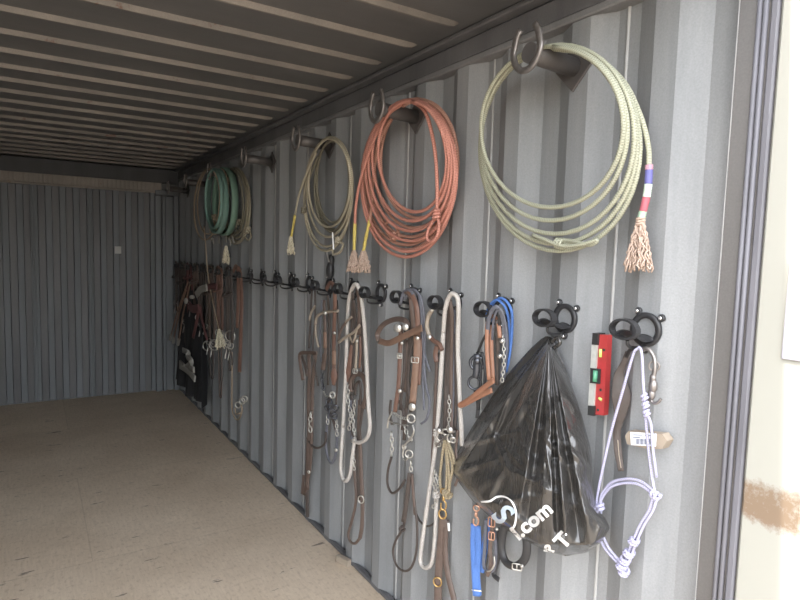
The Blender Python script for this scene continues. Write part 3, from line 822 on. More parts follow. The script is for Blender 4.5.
# ---- hook 0 : rope halter, bit, sheath, wooden block
t = thing('rope_halter', 'lilac white rope halter hanging in a loop from the hook nearest the opening', 'halter', P(637, 350, .08))
hr = .0037
tb(t, 'crown_rope', 'halter_rope', [(637, 349, .08), (633, 355, .08), (622, 393, .07), (609, 440, .06), (597, 498, .05), (599, 507, .05)], hr, k=8)
tb(t, 'crown_rope', 'halter_rope', [(635.5, 350, .08), (640, 348, .08), (642, 358, .08), (643, 380, .07), (644.5, 400, .07), (647, 435, .06), (651, 470, .05), (655, 494, .05)], hr, k=8)
tb(t, 'tie_tail', 'halter_rope', [(646, 412, .07), (651, 425, .065), (653, 450, .06), (656.5, 477, .05)], hr)
for q in (-2.0, 2.0):
    tb(t, 'noseband', 'halter_rope', [(599, 507 + q), (602, 496 + q), (611, 485 + q), (625, 481 + q), (640, 483 + q), (655, 494 + q)], hr, .05, 8)
    tb(t, 'chin_rope', 'halter_rope', [(599 + q, 508), (599 + q, 528), (605 + q, 545), (614 + q, 557), (623 + q, 566)], hr, .05, 8)
    tb(t, 'chin_rope', 'halter_rope', [(655 + q, 497), (651 + q, 510), (642 + q, 525), (634 + q, 543), (627 + q, 562)], hr, .05, 8)
knot(MB(), P(600, 507, .05), .008, .005, axis=(0, .3, 1), n=2).build('cheek_knot', 'halter_rope', t)
knot(MB(), P(655, 495, .05), .008, .005, axis=(0, 1, .4), n=2).build('cheek_knot', 'halter_rope', t)
for (x, y_) in ((644.5, 397), (645.5, 405), (646.5, 413)): knot(MB(), P(x, y_, .07), .006, .0042, axis=(0, .5, 1), n=2).build('tie_knot', 'halter_rope', t)
for (x, y_, rr) in ((634, 541, .009), (629, 553, .010), (625, 560, .010), (622, 566, .010), (624, 572, .009)): knot(MB(), P(x, y_, .05), rr, .005, axis=(0, -.5, 1), n=2).build('chin_knot', 'halter_rope', t)

t = thing('curb_bit', 'worn steel bit shank hanging right of the white rope halter', 'bit', P(652, 370, .05))
tb(t, 'shank', 'steel', [(641, 350), (648, 349), (654, 357), (655, 368), (653.5, 378)], .0055, .05, 8)
m_ = MB()
for (x, y_, rr) in ((653, 378, .012), (653, 386, .017), (651.5, 394, .015)): m_.ball(P(x, y_, .05), rr, 10, 7, (.6, .7, 1.1))
m_.tube(px([(651, 396), (652, 402), (657, 403), (661, 399)], .05), .004, 7); m_.tube(px([(651, 396), (648, 402), (644, 404)], .05), .0035, 7)
m_.build('ornament', 'steel', t)
rg(t, 'ring', 'steel', (654, 366), .012, .003, .045)
t = thing('leather_strap', 'leaf shaped brown leather strap with pale stitching behind the white halter', 'strap', P(622, 400, .03))
st(t, 'strap_body', 'dbrown', [(628, 352), (624, 362), (619, 376), (621, 395), (620, 415), (617, 432), (618, 450), (621, 471)],
   lambda q: .012 + .035 * math.exp(-((q - .38) / .17) ** 2) + .008 * math.exp(-((q - .8) / .2) ** 2), .03, .004, 8)
tb(t, 'stitching', 'rawhide', [(617.8, 440), (619, 455), (621, 468)], .0012, .033)
st(t, 'hanger', 'blackl', [(637, 349, .07), (630, 350, .05), (626, 357, .03)], .009, .04)
# wooden block with barcode label
a0 = [(625, 436), (628.5, 431), (662, 434), (667, 441), (662, 449), (648, 449), (627, 444)]
t = thing('wooden_block', 'small wooden block with a white barcode label, behind the rope halter', 'wooden block', P(646, 440, .02))
MB().slab([P(x, y_, .03) for x, y_ in a0], (.028, 0, 0)).build('block', 'wood', t)
lb = MB().slab([P(x, y_, .034) for x, y_ in ((630, 432), (656, 433.5), (655.5, 446.5), (631, 445))], (.002, 0, 0)).build('paper_label', 'paper', t)
m_ = MB()
for i in range(13):
    x = 636 + i * 1.3; m_.slab([P(x, 439, .0352), P(x + (.5, .8, .4)[i % 3], 439, .0352), P(x + (.5, .8, .4)[i % 3], 444.5, .0352), P(x, 444.5, .0352)], (.0006, 0, 0))
for (x0, x1, y_) in ((633, 642, 434.5), (633, 640, 437), (645, 652, 435)): m_.slab([P(x0, y_, .0352), P(x1, y_ + .3, .0352), P(x1, y_ + 1.0, .0352), P(x0, y_ + .8, .0352)], (.0006, 0, 0))
m_.build('label_print', 'ink', lb)

# ---- torpedo level
t = thing('spirit_level', 'small red torpedo level with green vials fixed upright to the wall', 'spirit level', P(598, 375, .02))
def quad(c4, d, off): return MB().slab([P(x, y_, d) for x, y_ in c4], (off, 0, 0))
quad([(597, 334.5), (607.5, 335), (603.5, 415.5), (592, 414)], .028, .020).build('body', 'red', t)
quad([(592.3, 334), (597.6, 334.5), (593, 415.3), (587.5, 414)], .034, .026).build('vial_frame', 'clearv', t)
MB().slab([P(x, y_, .036) for x, y_ in ((592.5, 333), (598, 333.4), (597.2, 345), (591.7, 344.6))], (.03, 0, 0)).build('end_cap', 'blackp', t)
MB().slab([P(x, y_, .036) for x, y_ in ((588, 405.5), (594, 406), (593.6, 416), (587.5, 415))], (.03, 0, 0)).build('end_cap', 'blackp', t)
MB().slab([P(x, y_, .036) for x, y_ in ((590.3, 368), (600, 369), (599.5, 384), (589.8, 383))], (.004, 0, 0)).build('vial_holder', 'blackp', t)
MB().tube([P(595.5, 370.5, .040), P(594.7, 381.5, .040)], .0065, 10).build('vial', 'green', t)
MB().tube([P(600.5, 349, .030), P(600.3, 357, .030)], .004, 10).build('vial', 'yel2', t)
MB().tube([P(599, 398, .030), P(601.5, 400, .030)], .004, 10).build('vial', 'yel2', t)
for c in ((604, 350), (600.6, 390), (598, 410)): MB().disc(P(*c, .028), (-1, 0, 0), [(.004, 0), (.004, .001), (.002, .0012)], 10).build('rivet', 'blackp', t)

# ---- plastic bag on hook 1
out = [(546, 336), (552, 337), (556, 346), (563, 362), (572, 385), (582, 415), (590, 445), (592, 458), (593, 480), (596, 505), (606, 519), (610, 528), (602, 542), (586, 553), (566, 556), (548, 552),
       (528, 542), (508, 531), (490, 517), (472, 500), (460, 484), (453, 473), (452, 462), (460, 448), (474, 424), (492, 396), (512, 369), (530, 349), (541, 339)]
AX, AY = 549, 338
rb = random.Random(41); BAGC = []
for _ in range(46):
    a_ = rb.uniform(-.52, .26); r_ = rb.uniform(60, 205)
    th_ = a_ + rb.gauss(0, .45); BAGC.append((AX + math.sin(a_) * r_, AY + math.cos(a_) * r_, math.sin(th_), math.cos(th_), rb.uniform(2.0, 5.0), rb.uniform(.003, .010) * rb.choice((1, 1, -1)), rb.uniform(12, 34)))
def bag_depth(x, y_):
    """distance from the wall of the bag's front at a photo point: pleats fan out from the knot"""
    dx, dyy = x - AX, max(y_ - AY, .01)
    ang = math.atan2(dx, dyy); rr = math.hypot(dx, dyy) / 220.0
    v = .0
    creases = [(-.66, .0), (-.60, .034), (-.50, -.008), (-.30, .006), (-.17, .030), (-.115, -.006), (-.04, .040), (.02, .034), (.045, -.004), (.085, .034), (.15, -.006), (.20, .028), (.30, .010), (.40, .0)]
    if ang <= creases[0][0]: v = 0
    elif ang >= creases[-1][0]: v = 0
    else:
        for (a0_, v0), (a1_, v1) in zip(creases, creases[1:]):
            if a0_ <= ang <= a1_: q = (ang - a0_) / (a1_ - a0_); v = v0 + (v1 - v0) * q; break
    fade = min(1, rr * 2.2) * (1.0 if rr < .75 else max(.25, 1 - (rr - .75) * 2.4))
    belly = .05 + .075 * math.sin(min(1, rr) * PI * .62) 
    mid = 1 - min(1, abs(ang + .12) / .62) ** 2.2
    wr = .0035 * math.sin(x * .09 + 2 * math.sin(y_ * .028)) + .003 * math.sin(y_ * .075 + x * .05 + 1.5 * math.sin(x * .05))
    # cross crumples where the goods push out
    for (cx, cy, ax, ay, wd, hh) in ((470, 468, 1, -.35, 5, .012), (500, 450, .45, 1, 5, .010), (560, 455, .8, 1, 4, .010), (530, 480, 1, .5, 6, .008), (575, 500, -.4, 1, 5, .008), (515, 500, 1, -.2, 6, .008), (498, 425, -.35, 1, 3, .010), (484, 440, 1, -.25, 4, .006), (548, 460, .15, 1, 3, .008), (535, 420, .3, 1, 3, .006), (575, 455, 1, 1, 4, .010), (520, 520, 1, .7, 5, .008)):
        l = math.hypot(ax, ay); u = ((x - cx) * ax + (y_ - cy) * ay) / l; v2 = (-(x - cx) * ay + (y_ - cy) * ax) / l
        wr += hh * math.exp(-(u / 28) ** 2) * max(0, 1 - abs(v2) / wd)
    for (cx, cy, ax, ay, wd, hh, ln) in BAGC:
        u = (x - cx) * ax + (y_ - cy) * ay
        if abs(u) < ln * 2.2:
            v2 = -(x - cx) * ay + (y_ - cy) * ax
            if abs(v2) < wd * 2: wr += hh * math.exp(-(u / ln) ** 2) * (1 - abs(v2) / (wd * 2))
    return .035 + (belly * mid + v * fade + wr * min(1, rr * 3))
def poly_span(poly, y_):
    xs = []
    for i in range(len(poly)):
        a, b = poly[i], poly[(i + 1) % len(poly)]
        if (a[1] <= y_) != (b[1] <= y_): xs.append(a[0] + (y_ - a[1]) / (b[1] - a[1]) * (b[0] - a[0]))
    return (min(xs), max(xs)) if len(xs) > 1 else None
t = thing('plastic_bag', 'glossy black plastic bag with white printed lettering, hanging from the second hook', 'bag', P(549, 340, .06))
m_ = MB(); rows = []; NR, NC = 170, 150
for i in range(NR + 1):
    y_ = 336.3 + (555.7 - 336.3) * i / NR; sp = poly_span(out, y_)
    rows.append((y_, sp))
bs = 0
for side in (0, 1):
    for (y_, sp) in rows:
        for j in range(NC + 1):
            q = j / NC; x = sp[0] + (sp[1] - sp[0]) * q
            e = min(1, 5.5 * math.sqrt(max(0, q * (1 - q))) * 1.0); e = math.sqrt(max(0, 1 - (1 - min(1, q * 9)) ** 2)) * math.sqrt(max(0, 1 - (1 - min(1, (1 - q) * 9)) ** 2))
            vb = min(1, (555.9 - y_) / 12) ** .5; vt = min(1, (y_ - 335) / 10) ** .5
            df = bag_depth(x, y_); back = .018
            d = back + .012 + (df - back - .012) * e * vb * vt if side == 0 else back + .011 - .006 * e
            m_.v.append(P(x, y_, d))
W_ = NC + 1; Q = (NR + 1) * W_
for i in range(NR):
    for j in range(NC):
        a = i * W_ + j
        m_.face([a, a + W_, a + W_ + 1, a + 1]); m_.face([Q + a, Q + a + 1, Q + a + W_ + 1, Q + a + W_])
for i in range(NR):
    for j in (0, NC):
        a = i * W_ + j; m_.face([a, a + W_, Q + a + W_, Q + a])
for j in range(NC):
    for i in (0, NR):
        a = i * W_ + j; m_.face([a, a + 1, Q + a + 1, Q + a])
m_.build('bag_body', 'bag', t)
def bagd(x, y_):
    sp = poly_span(out, min(max(y_, 337), 555)); 
    q = (x - sp[0]) / (sp[1] - sp[0]); q = min(max(q, 0), 1)
    e = math.sqrt(max(0, 1 - (1 - min(1, q * 9)) ** 2)) * math.sqrt(max(0, 1 - (1 - min(1, (1 - q) * 9)) ** 2))
    vb = min(1, max(0, 555.9 - y_) / 12) ** .5
    return .03 + (bag_depth(x, y_) - .03) * e * vb
m_ = MB(); m_.tube(px([(552, 342, .07), (557, 338, .075), (560, 343, .075), (554, 348, .07)], .07), .006, 8)
m_.build('handle_knot', 'bag', t)
def print_text(txt, cx, cy, size, ang, m, name, bold=.0, off=.0022, shear=0):
    """flat lettering laid over the bag's front"""
    cu = bpy.data.curves.new('t', 'FONT'); cu.body = txt; cu.size = size; cu.align_x = 'CENTER'; cu.align_y = 'CENTER'; cu.offset = bold; cu.shear = shear; cu.resolution_u = 4
    to = bpy.data.objects.new('t', cu); COL.objects.link(to); bpy.context.view_layer.update()
    me = bpy.data.meshes.new_from_object(to.evaluated_get(bpy.context.evaluated_depsgraph_get()))
    bpy.data.objects.remove(to)
    import bmesh
    b = bmesh.new(); b.from_mesh(me)
    bmesh.ops.triangulate(b, faces=b.faces)
    for _ in range(2):
        es = [e for e in b.edges if e.calc_length() > 2.0]
        if es: bmesh.ops.subdivide_edges(b, edges=es, cuts=2)
        bmesh.ops.triangulate(b, faces=b.faces)
    ca, sa = math.cos(ang), math.sin(ang); q = MB()
    for v in b.verts:
        x = cx + v.co.x * ca - v.co.y * sa; y_ = cy - (v.co.x * sa + v.co.y * ca)
        q.v.append(P(x, y_, bagd(x, y_) + off))
    b.verts.index_update()
    for f in b.faces: q.face([v.index for v in f.verts], smooth=True)
    b.free(); return q.build(name, m, t)
print_text('l.com', 532, 521, 21, math.radians(40), 'bagwhite', 'lettering', .75)
print_text('S', 501, 514, 30, math.radians(-42), 'bagblue', 'lettering', .8, shear=.2)
print_text('T', 563, 541, 21, math.radians(48), 'bagwhite', 'lettering', .8)
print_text('.', 566, 531, 14, 0, 'bagwhite', 'lettering', .3)
print_text('P', 550, 549, 14, math.radians(80), 'bagwhite', 'lettering', .7)
m_ = MB(); arc = cr([Vector((x, y_, 0)) for x, y_ in ((481, 502), (490, 501), (497, 497), (505, 497), (512, 502), (516, 512), (515, 524), (511, 531))], 8)
m_.strap([P(v.x, v.y, bagd(v.x, v.y) + .004) for v in arc], .006, .0008, nrm=(-.9, -.45, 0)); m_.build('printed_swoosh', 'bagwhite', t)

# ---- hook 2 : blue reins, tan browband
t = thing('bridle', 'bridle with blue rope reins and tan browband, half behind the plastic bag', 'bridle', P(500, 305, .1), G_TACK)
for o_ in (0, 5):
    tb(t, 'rein', 'blue', [(488 + o_, 330 - o_, .04), (487 + o_, 312 - o_, .07), (496 + o_, 300 - o_ * .4, .09), (506 + o_, 309, .08), (509.5 + o_ * .5, 330, .05), (510, 352, .04), (506, 372, .04)], .0045)
st(t, 'rein', 'slate', [(487, 345, .05), (489, 318, .09), (496, 307, .10), (503, 318, .08), (505, 345, .06), (502, 380, .05)], .014)
st(t, 'rein', 'slate', [(492, 345, .05), (494, 318, .09), (500, 309, .10), (505, 322, .08), (507, 345, .06), (504, 380, .05)], .008)
st(t, 'headstall', 'tan2', [(489, 380), (487, 350), (487.5, 325), (492, 316), (498, 322), (500, 338)], .013, .075)
st(t, 'cheek_strap', 'tan2', [(491, 325), (491.5, 350), (493, 381)], .014, .06)
st(t, 'browband', 'tan2', [(494, 380), (482, 389), (470, 399), (460, 405), (464, 404.5), (478, 397), (492, 390)], .018, .08, nrm=(-.4, -.7, .5))
st(t, 'browband', 'tan2', [(492, 372), (488, 385), (480, 396), (474, 397)], .012, .06)
ch(t, [(503, 335), (504, 360), (502, 382)], .006, .002, .07)
con(t, (500, 356), .008, .075); con(t, (502, 341), .008, .078)
for y_ in (352, 365): tb(t, 'black_cord', 'blackl', [(477, y_), (481, y_ + 20), (478, y_ + 45)], .004, .04)
t = thing('ring_bit', 'dark ring bit dangling left of the tan browband', 'bit', P(476, 365, .04))
rg(t, 'ring', 'darkmetal', (477, 363), .024, .006, .045); rg(t, 'ring', 'darkmetal', (474.5, 383), .022, .005, .045)
st(t, 'port_plate', 'darkmetal', [(477, 354), (476, 372), (475, 378)], .022, .05, .006)
con(t, (477, 361), .012, .05, 'darkmetal', 'roundel')
st(t, 'hanger_strap', 'blackl', [(489, 330, .05), (483, 340, .05), (478, 352, .04)], .009)
st(t, 'hanger_strap', 'blackl', [(475, 390), (478, 405), (477, 418)], .012, .035)
# lower bits of gear below the bag
t = thing('lead_strap', 'bright blue nylon strap on a copper snap, hanging below the bag corner', 'strap', P(476, 505, .05))
snap(t, (476, 516), .075, .05, 'rose')
st(t, 'webbing', 'blue', [(474.5, 524), (474, 545), (475, 570), (476.5, 596)], .026, .05, .005)
st(t, 'webbing', 'blue', [(477.5, 526), (478.5, 550), (477, 575), (478.5, 595)], .022, .044, .005)
st(t, 'keeper', 'bagwhite', [(472, 590), (481, 591)], .005, .056, .002)
tb(t, 'hanging_cord', 'blackl', [(488, 470, .03), (482, 490, .04), (477, 505, .05)], .004)
t = thing('lead_strap', 'blue strap partly hidden behind a brown strap and copper buckle under the bag', 'strap', P(487, 510, .03))
st(t, 'webbing', 'blue', [(489, 520), (486, 540), (483, 560), (481, 572)], .022, .028, .005)
st(t, 'webbing', 'brown', [(492, 512), (492, 530), (490, 548), (491, 565), (487, 576)], .014, .05, .004)
st(t, 'webbing', 'slate', [(486, 520), (485, 545), (484, 566), (489, 571), (494, 568), (496, 550), (494, 530)], .012, .04, .004)
buckle(t, (491.5, 522), .022, .032, .057, 'rose'); buckle(t, (491.5, 536), .02, .026, .057, 'rose')
tb(t, 'metal_loop', 'silver', [(494, 556), (494.5, 564), (491, 570), (487, 571)], .003, .055)
con(t, (497, 529), .006, .057)
t = thing('noseband', 'black padded noseband curving in a U below the plastic bag', 'noseband', P(513, 540, .05))
st(t, 'padded_band', 'blackl', [(506, 522), (502, 538), (502, 553), (507, 563), (516, 566), (524, 560), (527, 548), (525, 530)], .026, .045, .009)
buckle(t, (517, 567), .03, .02, .056); con(t, (522, 566), .006, .056)
st(t, 'strap_end', 'blackl', [(500, 528), (499, 545), (497, 560), (494, 574), (499, 580)], .018, .03)

# ---- hook 3 : white braided rein, brown straps
t = thing('braided_rein', 'white braided rein looped over the hook and hanging almost to the frame bottom', 'rein', P(453, 295, .1), G_TACK)
braided(t, 'rope', 'white_rope', [(443.5, 332, .07), (445, 311, .09), (449, 297, .10), (454, 294, .10), (458.5, 304, .09), (458, 345, .07), (460, 402, .06), (461.5, 430, .05), (462, 445, .04)], .0085)
braided(t, 'rope', 'white_rope', [(443.5, 330, .07), (441.5, 365, .06), (437.5, 425, .05), (434, 458, .05), (427, 508, .05), (421, 552, .05), (421.5, 564, .05), (427, 567.5, .05), (432.5, 560, .05), (435.5, 530, .05), (436.5, 494, .05)], .0088)
for (x, y_) in ((437, 432), (436.5, 494)): knot(MB(), P(x, y_, .052), .011, .005, n=3).build('end_knot', 'white_rope', t)
t = thing('bridle', 'bridle with a curved rawhide noseband, sharing the hook of the white braided rein', 'bridle', P(450, 303, .1), G_TACK)
st(t, 'headstall', 'brown', [(450, 300, .09), (452, 315, .08), (451.5, 350, .06), (451, 400, .05), (452, 436, .05)], .013)
st(t, 'headstall', 'dbrown', [(446, 302, .09), (447, 340, .05), (445.5, 400, .05), (444, 436, .045)], .011)
st(t, 'cheek_strap', 'brown', [(437, 353), (436, 385), (434, 425), (432, 470)], .012, .045)
st(t, 'rein', 'dbrown', [(456, 306, .06), (455.5, 350, .05), (456, 400, .04), (455, 432, .04)], .010)
tb(t, 'noseband', 'rawhide', [(432, 310), (428.5, 316), (427, 326), (429.5, 336)], .0085, .08, 8)
tb(t, 'noseband', 'rust', [(429.5, 336), (434, 341), (439, 344), (442, 350)], .009, .08, 8)
for c in ((432, 309.5), (429.5, 337)): con(t, c, .009, .088)
st(t, 'cheek_strap', 'rust', [(437, 346), (435.5, 354), (436.5, 362)], .018, .065)
ch(t, [(449, 395), (449.5, 412), (448, 430)], .007, .002, .06)
m_ = MB()
for (x, y_, R_, s_) in ((441, 437, .016, 1), (446, 432, .014, 1), (450, 438, .015, .7), (438, 444, .012, 1), (453, 440, .012, .8)): m_.torus(P(x, y_, .06), (-.7, -.6, random.uniform(-.5, .5)), R_, .0035, 16, 7, s_)
m_.build('bit', 'silver', t)
tb(t, 'bit_bar', 'steel', [(436, 446), (444, 438), (455, 431)], .004, .062)
con(t, (450, 430), .012, .068); con(t, (439, 431), .010, .068)
t = thing('straw_cord_bundle', 'bundle of straw coloured cords with brass snap under the braided rein bits', 'cord', P(445, 440, .06))
for lst in ([(444.5, 440), (442, 458), (440, 477), (441, 490)], [(445, 440), (447, 465), (446, 490), (443, 497)], [(446, 440), (449, 470), (449.5, 488), (446, 497)], [(447, 440), (453, 455), (454.5, 464)], [(446, 441), (450, 455), (452.5, 468), (449, 486)]):
    tb(t, 'cord', 'straw_rope', lst, .0055, .06)
snap(t, (443.5, 500), .085, .065, 'brass')
rg(t, 'ring', 'brass', (442.5, 514), .018, .0035, .06, sx=.8)
m_ = MB(); knot(m_, P(447, 494, .06), .012, .005, axis=(0, 1, .2), n=3); m_.build('cord_knot', 'straw_rope', t)
for lst in ([(435, 470), (434, 485), (436, 498), (433, 508)], [(436, 472), (438, 484), (435, 493)]): ch(t, lst, .007, .002, .062)
t = thing('long_leather_strap', 'wide brown leather strap with a brass ring reaching past the frame bottom', 'strap', P(443, 515, .05))
st(t, 'strap', 'brown', [(443, 516), (441, 545), (438.5, 575), (437.5, 620)], .030, .05, .005)
st(t, 'strap', 'brown', [(446, 520), (445, 550), (448, 575), (454, 600), (458, 625)], .022, .042, .005)
rg(t, 'ring', 'brass', (437.5, 582), .018, .003, .056, sx=.9)
st(t, 'paper_tag', 'bagwhite', [(448.5, 523), (449, 531)], .008, .05, .001)

# ---- hook 4 : headstall with looped browband
t = thing('bridle', 'headstall with a wide brown browband loop sticking out left and silver conchos', 'bridle', P(412, 296, .1), G_TACK)
st(t, 'browband', 'tan', [(379, 341), (389, 343), (402, 337), (415, 331), (422, 328)], .026, .10, .004, 8, (-.5, -.75, .3))
st(t, 'browband', 'brown', [(379, 341), (377.5, 334), (383, 325), (394, 319.5), (404, 320), (408, 326)], .022, .10, .004, 8, (-.5, -.75, .3))
con(t, (398, 328), .017, .11); con(t, (405.5, 327), .014, .108); con(t, (399, 356), .010, .07); con(t, (402, 343), .007, .09); con(t, (417.5, 338), .008, .095)
st(t, 'headstall', 'brown', [(414, 330, .09), (412, 308, .10), (410, 296, .10), (405, 291, .10)], .018)
st(t, 'headstall', 'rust', [(418, 335, .09), (417, 310, .10), (413, 297, .10), (408, 290, .10)], .020)
st(t, 'cheek_strap', 'tan', [(417, 335), (417, 350), (415, 375), (412.5, 404)], .028, .075, .005)
st(t, 'cheek_strap', 'rust', [(421, 338), (420.5, 360), (419, 385)], .012, .065)
st(t, 'cheek_strap', 'rust', [(401, 325), (400, 356), (398.5, 385), (395, 412)], .018, .065, .005)
st(t, 'cheek_strap', 'dbrown', [(405, 330), (404, 370), (400, 410)], .012, .055)
con(t, (412.3, 407), .016, .08); con(t, (400, 391), .009, .07)
st(t, 'throat_latch', 'dbrown', [(402, 388), (408, 392), (409, 402), (404, 412)], .012, .05)
buckle(t, (399.5, 356), .02, .02, .075)
# bit
rg(t, 'bit_ring', 'silver', (411, 418.5), .017, .0035, .07); 
m_ = MB(); d_ = .07
m_.tube(px([(392, 412), (388.5, 420), (387.5, 428)], d_), .004, 8); m_.tube(px([(389, 421), (398, 424), (408, 425.5)], d_), .003, 8)
m_.tube(px([(412.5, 425), (414, 431), (411, 438), (405, 445), (403, 454), (404, 459), (407, 459), (408.5, 455)], d_), .004, 8)
m_.torus(P(404, 447, d_), (-.8, -.6, 0), .008, .003, 12, 6); m_.torus(P(409, 454, d_), (-.8, -.6, 0), .016, .003, 16, 6)
m_.build('curb_bit', 'silver', t)
ch(t, [(391.5, 432), (392, 445), (391.5, 456)], .009, .003, .06); ch(t, [(411, 460), (411, 472)], .008, .003, .06); ch(t, [(393, 412), (400, 417), (409, 419)], .007, .002, .06)
# reins
st(t, 'rein', 'slate', [(404, 300, .09), (408, 291, .10), (415, 290, .10), (422, 302, .09), (425, 334, .07), (424, 360, .06), (426, 385, .05), (429.5, 402, .05), (427, 418, .05), (421, 424, .05)], .010)
st(t, 'rein', 'slate', [(408, 298, .09), (412, 290, .10), (419, 296, .09), (422, 325, .08), (424, 350, .06), (430, 372, .05)], .009)
st(t, 'rein', 'slate', [(400, 305, .09), (404, 292, .10), (411, 291, .10), (417, 305, .09), (419, 330, .08)], .012)
st(t, 'rein', 'dbrown', [(411, 300, .07), (410, 340, .06), (408, 380, .05), (411, 412, .05)], .014)
tb(t, 'rein', 'dbrown', [(391.5, 457), (388, 470), (387.5, 484), (392, 493), (399, 489), (405, 480)], .0055, .05)
st(t, 'rein', 'dbrown', [(409.5, 473), (407, 495), (403, 522)], .016, .055)
st(t, 'rein', 'dbrown', [(410.5, 473), (408.5, 495), (404, 525), (396, 540), (393, 552), (397, 566), (405, 571), (412, 566), (416.5, 550), (417, 525), (414, 498), (411.5, 474)], .010, .05, .004, 8)
st(t, 'rein', 'brown', [(412, 474), (413.5, 495), (415, 515)], .012, .052)
tb(t, 'rein', 'dbrown', [(413, 500), (418, 518), (426, 526), (434, 523), (440, 512)], .004, .04)
m_ = MB(); knot(m_, P(402, 529, .055), .010, .004, axis=(0, 1, .5), n=2); m_.build('rein_knot', 'dbrown', t)

# ---- hook 6 : long white rope loops
t = thing('rope_rein', 'long white rope rein hanging in two smooth loops from its hook', 'rein', P(356, 286, .1), G_TACK)
braided(t, 'rope', 'white_rope', [(343, 427), (345.5, 380), (347.5, 325), (349.5, 297, .08), (355, 284.5, .10), (360, 291, .09), (363.5, 315, .07), (366, 350), (368.5, 405), (370, 425), (367.5, 437), (360, 442.5), (352.5, 441)], .0095, .06, 8)
braided(t, 'rope', 'white_rope', [(343, 427), (341.5, 452), (341, 470), (345, 481), (350, 474), (353, 452), (355, 438)], .0095, .06, 8)
t = thing('bridle', 'brown bridle hanging between the two sides of the long white rope rein', 'bridle', P(358, 295, .08), G_TACK)
st(t, 'headstall', 'brown', [(358, 288, .09), (359.5, 305, .07), (359, 335, .06)], .020)
st(t, 'headstall', 'dbrown', [(353, 292, .09), (352, 320, .06), (351, 350, .05)], .014)
st(t, 'tie_strap', 'rawhide', [(338, 343), (346, 337), (354, 332), (360, 325)], .014, .08, .004, 6, (-.6, -.7, .3))
st(t, 'tie_strap', 'rawhide', [(349, 335), (353, 342), (357, 330)], .010, .075)
st(t, 'tie_strap', 'brown', [(338, 342), (341, 330), (346, 322), (352, 317)], .012, .08)
st(t, 'tie_strap', 'rawhide', [(345, 322), (352, 317)], .010, .086)
st(t, 'cheek_strap', 'rawhide', [(357, 338), (356.5, 355), (355.5, 370)], .013, .06)
st(t, 'cheek_strap', 'rust', [(360, 336), (360.5, 352), (359.5, 368)], .012, .06)
st(t, 'cheek_strap', 'rust', [(351.5, 345), (350, 360), (348.5, 372), (347, 382)], lambda q: .014 + .02 * q, .055)
buckle(t, (355, 371), .022, .022, .065); con(t, (357, 341), .008, .066)
st(t, 'noseband', 'brown', [(351, 392), (351, 381), (355.5, 374.5), (361.5, 375), (365.5, 383), (366, 396), (363, 408)], .024, .05, .008, 8)
st(t, 'noseband', 'dbrown', [(355, 395), (356, 385), (360, 382), (361, 392), (360, 405)], .014, .045, .006)
ch(t, [(348.5, 385), (348, 400), (350.5, 415), (349, 430)], .010, .003, .06)
ch(t, [(355, 400), (353, 420), (355, 436)], .009, .003, .055)
st(t, 'rein', 'dbrown', [(352, 395), (351.5, 420), (354, 445)], .018, .045)
st(t, 'rein', 'brown', [(360, 400), (359, 425), (360, 445), (361.5, 480), (362.5, 500), (362, 525), (360, 538)], .020, .045)
st(t, 'rein', 'brown', [(355, 440), (354.5, 470), (356, 500), (352, 520), (348.5, 533), (350, 541), (355, 543.5), (360, 538)], .014, .045)
st(t, 'rein', 'dbrown', [(357, 440), (358, 470), (359, 500)], .018, .04)
rg(t, 'ring', 'silver', (361, 499.5), .018, .003, .055, sx=.8)
ch(t, [(353, 448), (354, 460), (354, 470)], .008, .0025, .055)

# ---- hook 7 : rawhide wrapped cheeks
t = thing('bridle', 'headstall with rawhide wrapped cheek pieces and a pale arched browband', 'bridle', P(330, 290, .08), G_TACK)
st(t, 'headstall', 'rust', [(326, 290, .08), (330, 283, .09), (334, 287, .09), (335, 305, .08), (334, 335), (334, 373)], .020)
st(t, 'headstall', 'brown', [(324, 300), (325, 325), (325.5, 350), (324.5, 362)], .016)
st(t, 'wrapping', 'tan', [(334, 350), (334, 365)], .022, .066, .006); st(t, 'wrapping', 'tan', [(325, 332), (325.2, 348)], .019, .064, .006)
st(t, 'cheek_end', 'rust', [(334, 368), (334, 378), (333.5, 385)], lambda q: .018 + .018 * math.sin(PI * min(1, q * 1.1)), .065, .006)
st(t, 'cheek_end', 'brown', [(325, 354), (324, 362), (323, 370)], .026, .06, .006)
tb(t, 'browband', 'rawhide', [(315.5, 324), (317, 317), (322, 313), (330, 311.5), (338, 311)], .0075, .075)
tb(t, 'browband', 'rawhide', [(309.5, 320), (311, 313), (315, 306)], .0065, .07)
tb(t, 'browband', 'rawhide', [(315.5, 324), (316, 336), (318.5, 347)], .006, .07)
con(t, (325, 313), .010, .085); con(t, (334.5, 333), .008, .07)
ch(t, [(323, 366), (322, 378), (323.5, 390)], .010, .0035, .055, 'darkmetal')
m_ = MB(); m_.tube(px([(323, 390), (326, 396), (332, 396)], .055), .0045, 7); m_.torus(P(332.5, 395, .06), (-.8, -.6, 0), .015, .0045, 14, 6)
m_.build('bit', 'silver', t)
m_ = MB()
for (x, y_) in ((329, 402), (327.5, 408), (332, 412), (335, 408), (330, 406), (334, 416)): m_.torus(P(x, y_, .055), (random.uniform(-1, -.3), -.6, random.uniform(-.5, .5)), .016, .005, 12, 6)
m_.build('curb_chain', 'darkmetal', t)
st(t, 'rein', 'slate', [(336, 416), (337, 435), (336, 452), (332, 463), (328, 458), (326, 445), (327, 425), (329, 412)], .014, .045, .005)
ch(t, [(327, 415), (328, 424)], .010, .003, .05); ch(t, [(336.5, 420), (337, 436)], .009, .003, .05)
con(t, (336, 450), .010, .052)
st(t, 'rein', 'dbrown', [(337, 300), (339, 340), (337.5, 380), (336, 405)], .010, .045)

